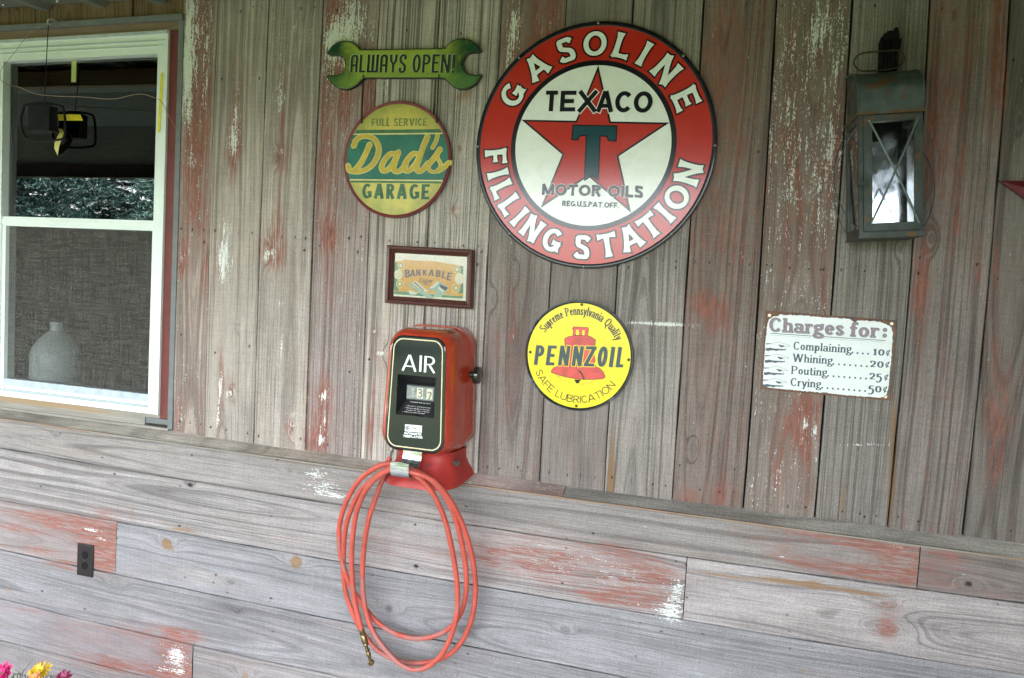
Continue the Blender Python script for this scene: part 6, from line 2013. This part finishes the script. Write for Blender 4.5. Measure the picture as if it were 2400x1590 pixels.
pk = [worn("pink_petal", (.62, .025, .16), .5, var=.2, scale=60), worn("deep_pink_petal", (.45, .015, .11), .5, var=.2, scale=60)]
yl = [worn("yellow_petal", (.68, .45, .015), .5, var=.15, scale=60), worn("golden_petal", (.55, .30, .01), .5, var=.2, scale=60)]
mg = [worn("magenta_petal", (.22, .010, .065), .5, var=.3, scale=60)]
og = [worn("orange_petal", (.62, .20, .05), .5, var=.2, scale=60)]
cyl = worn("yellow_centre", (.55, .36, .02), .7, var=.3, scale=300); cbr = worn("brown_centre", (.10, .05, .02), .7, var=.3, scale=300)
flower("pink_flower", 8, 1579, .45, .038, pk, cbr, 3, 8, "bright pink flower at the bottom left corner of the boards", (.1, -.7, .6), .5, .5)
flower("yellow_flower", 94, 1576, .45, .038, yl, cyl, 3, 13, "yellow many-petalled flower between the pink and the magenta ones", (.1, -.55, .8), .30, .2)
flower("magenta_flower", 150, 1592, .46, .030, mg, cbr, 3, 9, "dark magenta flower to the right of the yellow one", (.2, -.5, .8), .4, .4)
flower("orange_flower", 80, 1592, .50, .024, og, cyl, 2, 10, "small orange flower just in front of the yellow one", (-.1, -.6, .75), .36, .3)
gp = thing("grass_tuft", "thin dark green grass blades standing among the flowers", "plant", (at(60, 1580, .40)[0], -.40, -.08))
b = MB()
rg = random.Random(5)
for bx, by, tipx, tipy in ((50, 1600, 92, 1536), (40, 1600, 66, 1570), (46, 1600, 40, 1566), (110, 1600, 130, 1571), (105, 1605, 145, 1577), (30, 1600, 58, 1576), (120, 1605, 172, 1588), (60, 1600, 34, 1574), (140, 1605, 168, 1586), (28, 1605, 44, 1580), (118, 1604, 138, 1584), (64, 1604, 50, 1578)):
    d_ = .38 + rg.uniform(0, .05)
    p0 = at(bx, by, d_); p1 = at(tipx, tipy, d_)
    mid_ = ((p0[0] + p1[0]) / 2 - .012 * (1 if tipx > bx else -1), (p0[1] + p1[1]) / 2 + .006)
    base = (p0[0] + rg.uniform(-.01, .01), -d_, -.08)
    b.tube(spline([base, (p0[0], -d_, p0[1]), (mid_[0], -d_, mid_[1]), (p1[0], -d_ - .01, p1[1])], 5), .002, 5, rs=[.0020 * (1 - .85 * i / 15) for i in range(16)])
b.build("blades", worn("dark_grass_blade", (.045, .065, .03), .6, var=.3, scale=50), gp, smooth=60)
b = MB()
b.loft([[(x, y, z) for x, y in ((-2.32 - k, -.28 + k), (-1.82 + k, -.28 + k), (-1.82 + k, -.60 - k), (-2.32 - k, -.60 - k))] for z, k in ((-.098, 0), (.08, .02), (.08, .005), (.06, .004))])
pb = b.build("planter_box", plainwood("planter_wood", (.2, .13, .08), 0))
tag(pb, "wooden planter box of flowers on the porch floor below the outlet", "planter")

# ------------------------------------------------------------------ spruces across the lawn: what the window mirrors
BARK = worn("spruce_bark", (.07, .055, .04), .9, var=.3)
NEED = worn("spruce_needles", (.080, .145, .130), .9, var=.35, scale=2.5, alt=(.11, .18, .165), altamt=.45, altscale=5, spec=.1)


def spruce(x, y, h, r, seed, label):
    t = thing("spruce_tree", label, "tree", (x, y, -.16), group="spruces across the lawn")
    rg = random.Random(seed)
    b = MB(); b.lathe([(.16, 0), (.12, h * .3), (.06, h * .7), (.01, h)], (x, y, -.16), (0, 0, 1), 10)
    b.build("trunk", BARK, t, smooth=60)
    b = MB()
    zz = .5
    while zz < h - .2:
        f = 1 - zz / h
        nb = 9 if zz < h * .6 else 7
        for k in range(nb):
            a = rg.uniform(0, 2 * PI); L_ = r * (f ** .8) * rg.uniform(.7, 1.1)
            d = Vector((math.cos(a), math.sin(a), 0))
            ns = max(3, int(L_ / .16))
            for i in range(ns):
                q = (i + 1) / ns
                c = Vector((x, y, -.16 + zz)) + d * (L_ * q) + Vector((0, 0, -.35 * L_ * q * q + .12 * L_ * q))
                for _ in range(11):
                    e = Vector((rg.uniform(-1, 1), rg.uniform(-1, 1), rg.uniform(-.9, .1))).normalized()
                    s_ = e.cross(Vector((rg.uniform(-1, 1), rg.uniform(-1, 1), rg.uniform(-1, 1)))).normalized()
                    l_ = rg.uniform(.12, .26); w2 = rg.uniform(.014, .028)
                    b.add([c - s_ * w2, c + s_ * w2, c + e * l_ + s_ * w2 * .4, c + e * l_ - s_ * w2 * .4], [(0, 1, 2, 3)])
        zz += rg.uniform(.16, .26)
    b.build("crown", NEED, t, fix=False)


for i, (x, y, h, r) in enumerate(((-18.5, -13.0, 10, 2.7), (-22.5, -14.5, 11, 2.8), (-15.0, -15.5, 10, 2.6), (-19.8, -17.5, 11, 2.9), (-27, -16, 11, 3.0), (-11.6, -16.8, 9.5, 2.5), (-25, -20, 12, 3.0), (-17.5, -19.5, 11, 2.8))):
    spruce(x, y, h, r, 40 + i, "blue-green spruce across the lawn, seen mirrored in the window pane")
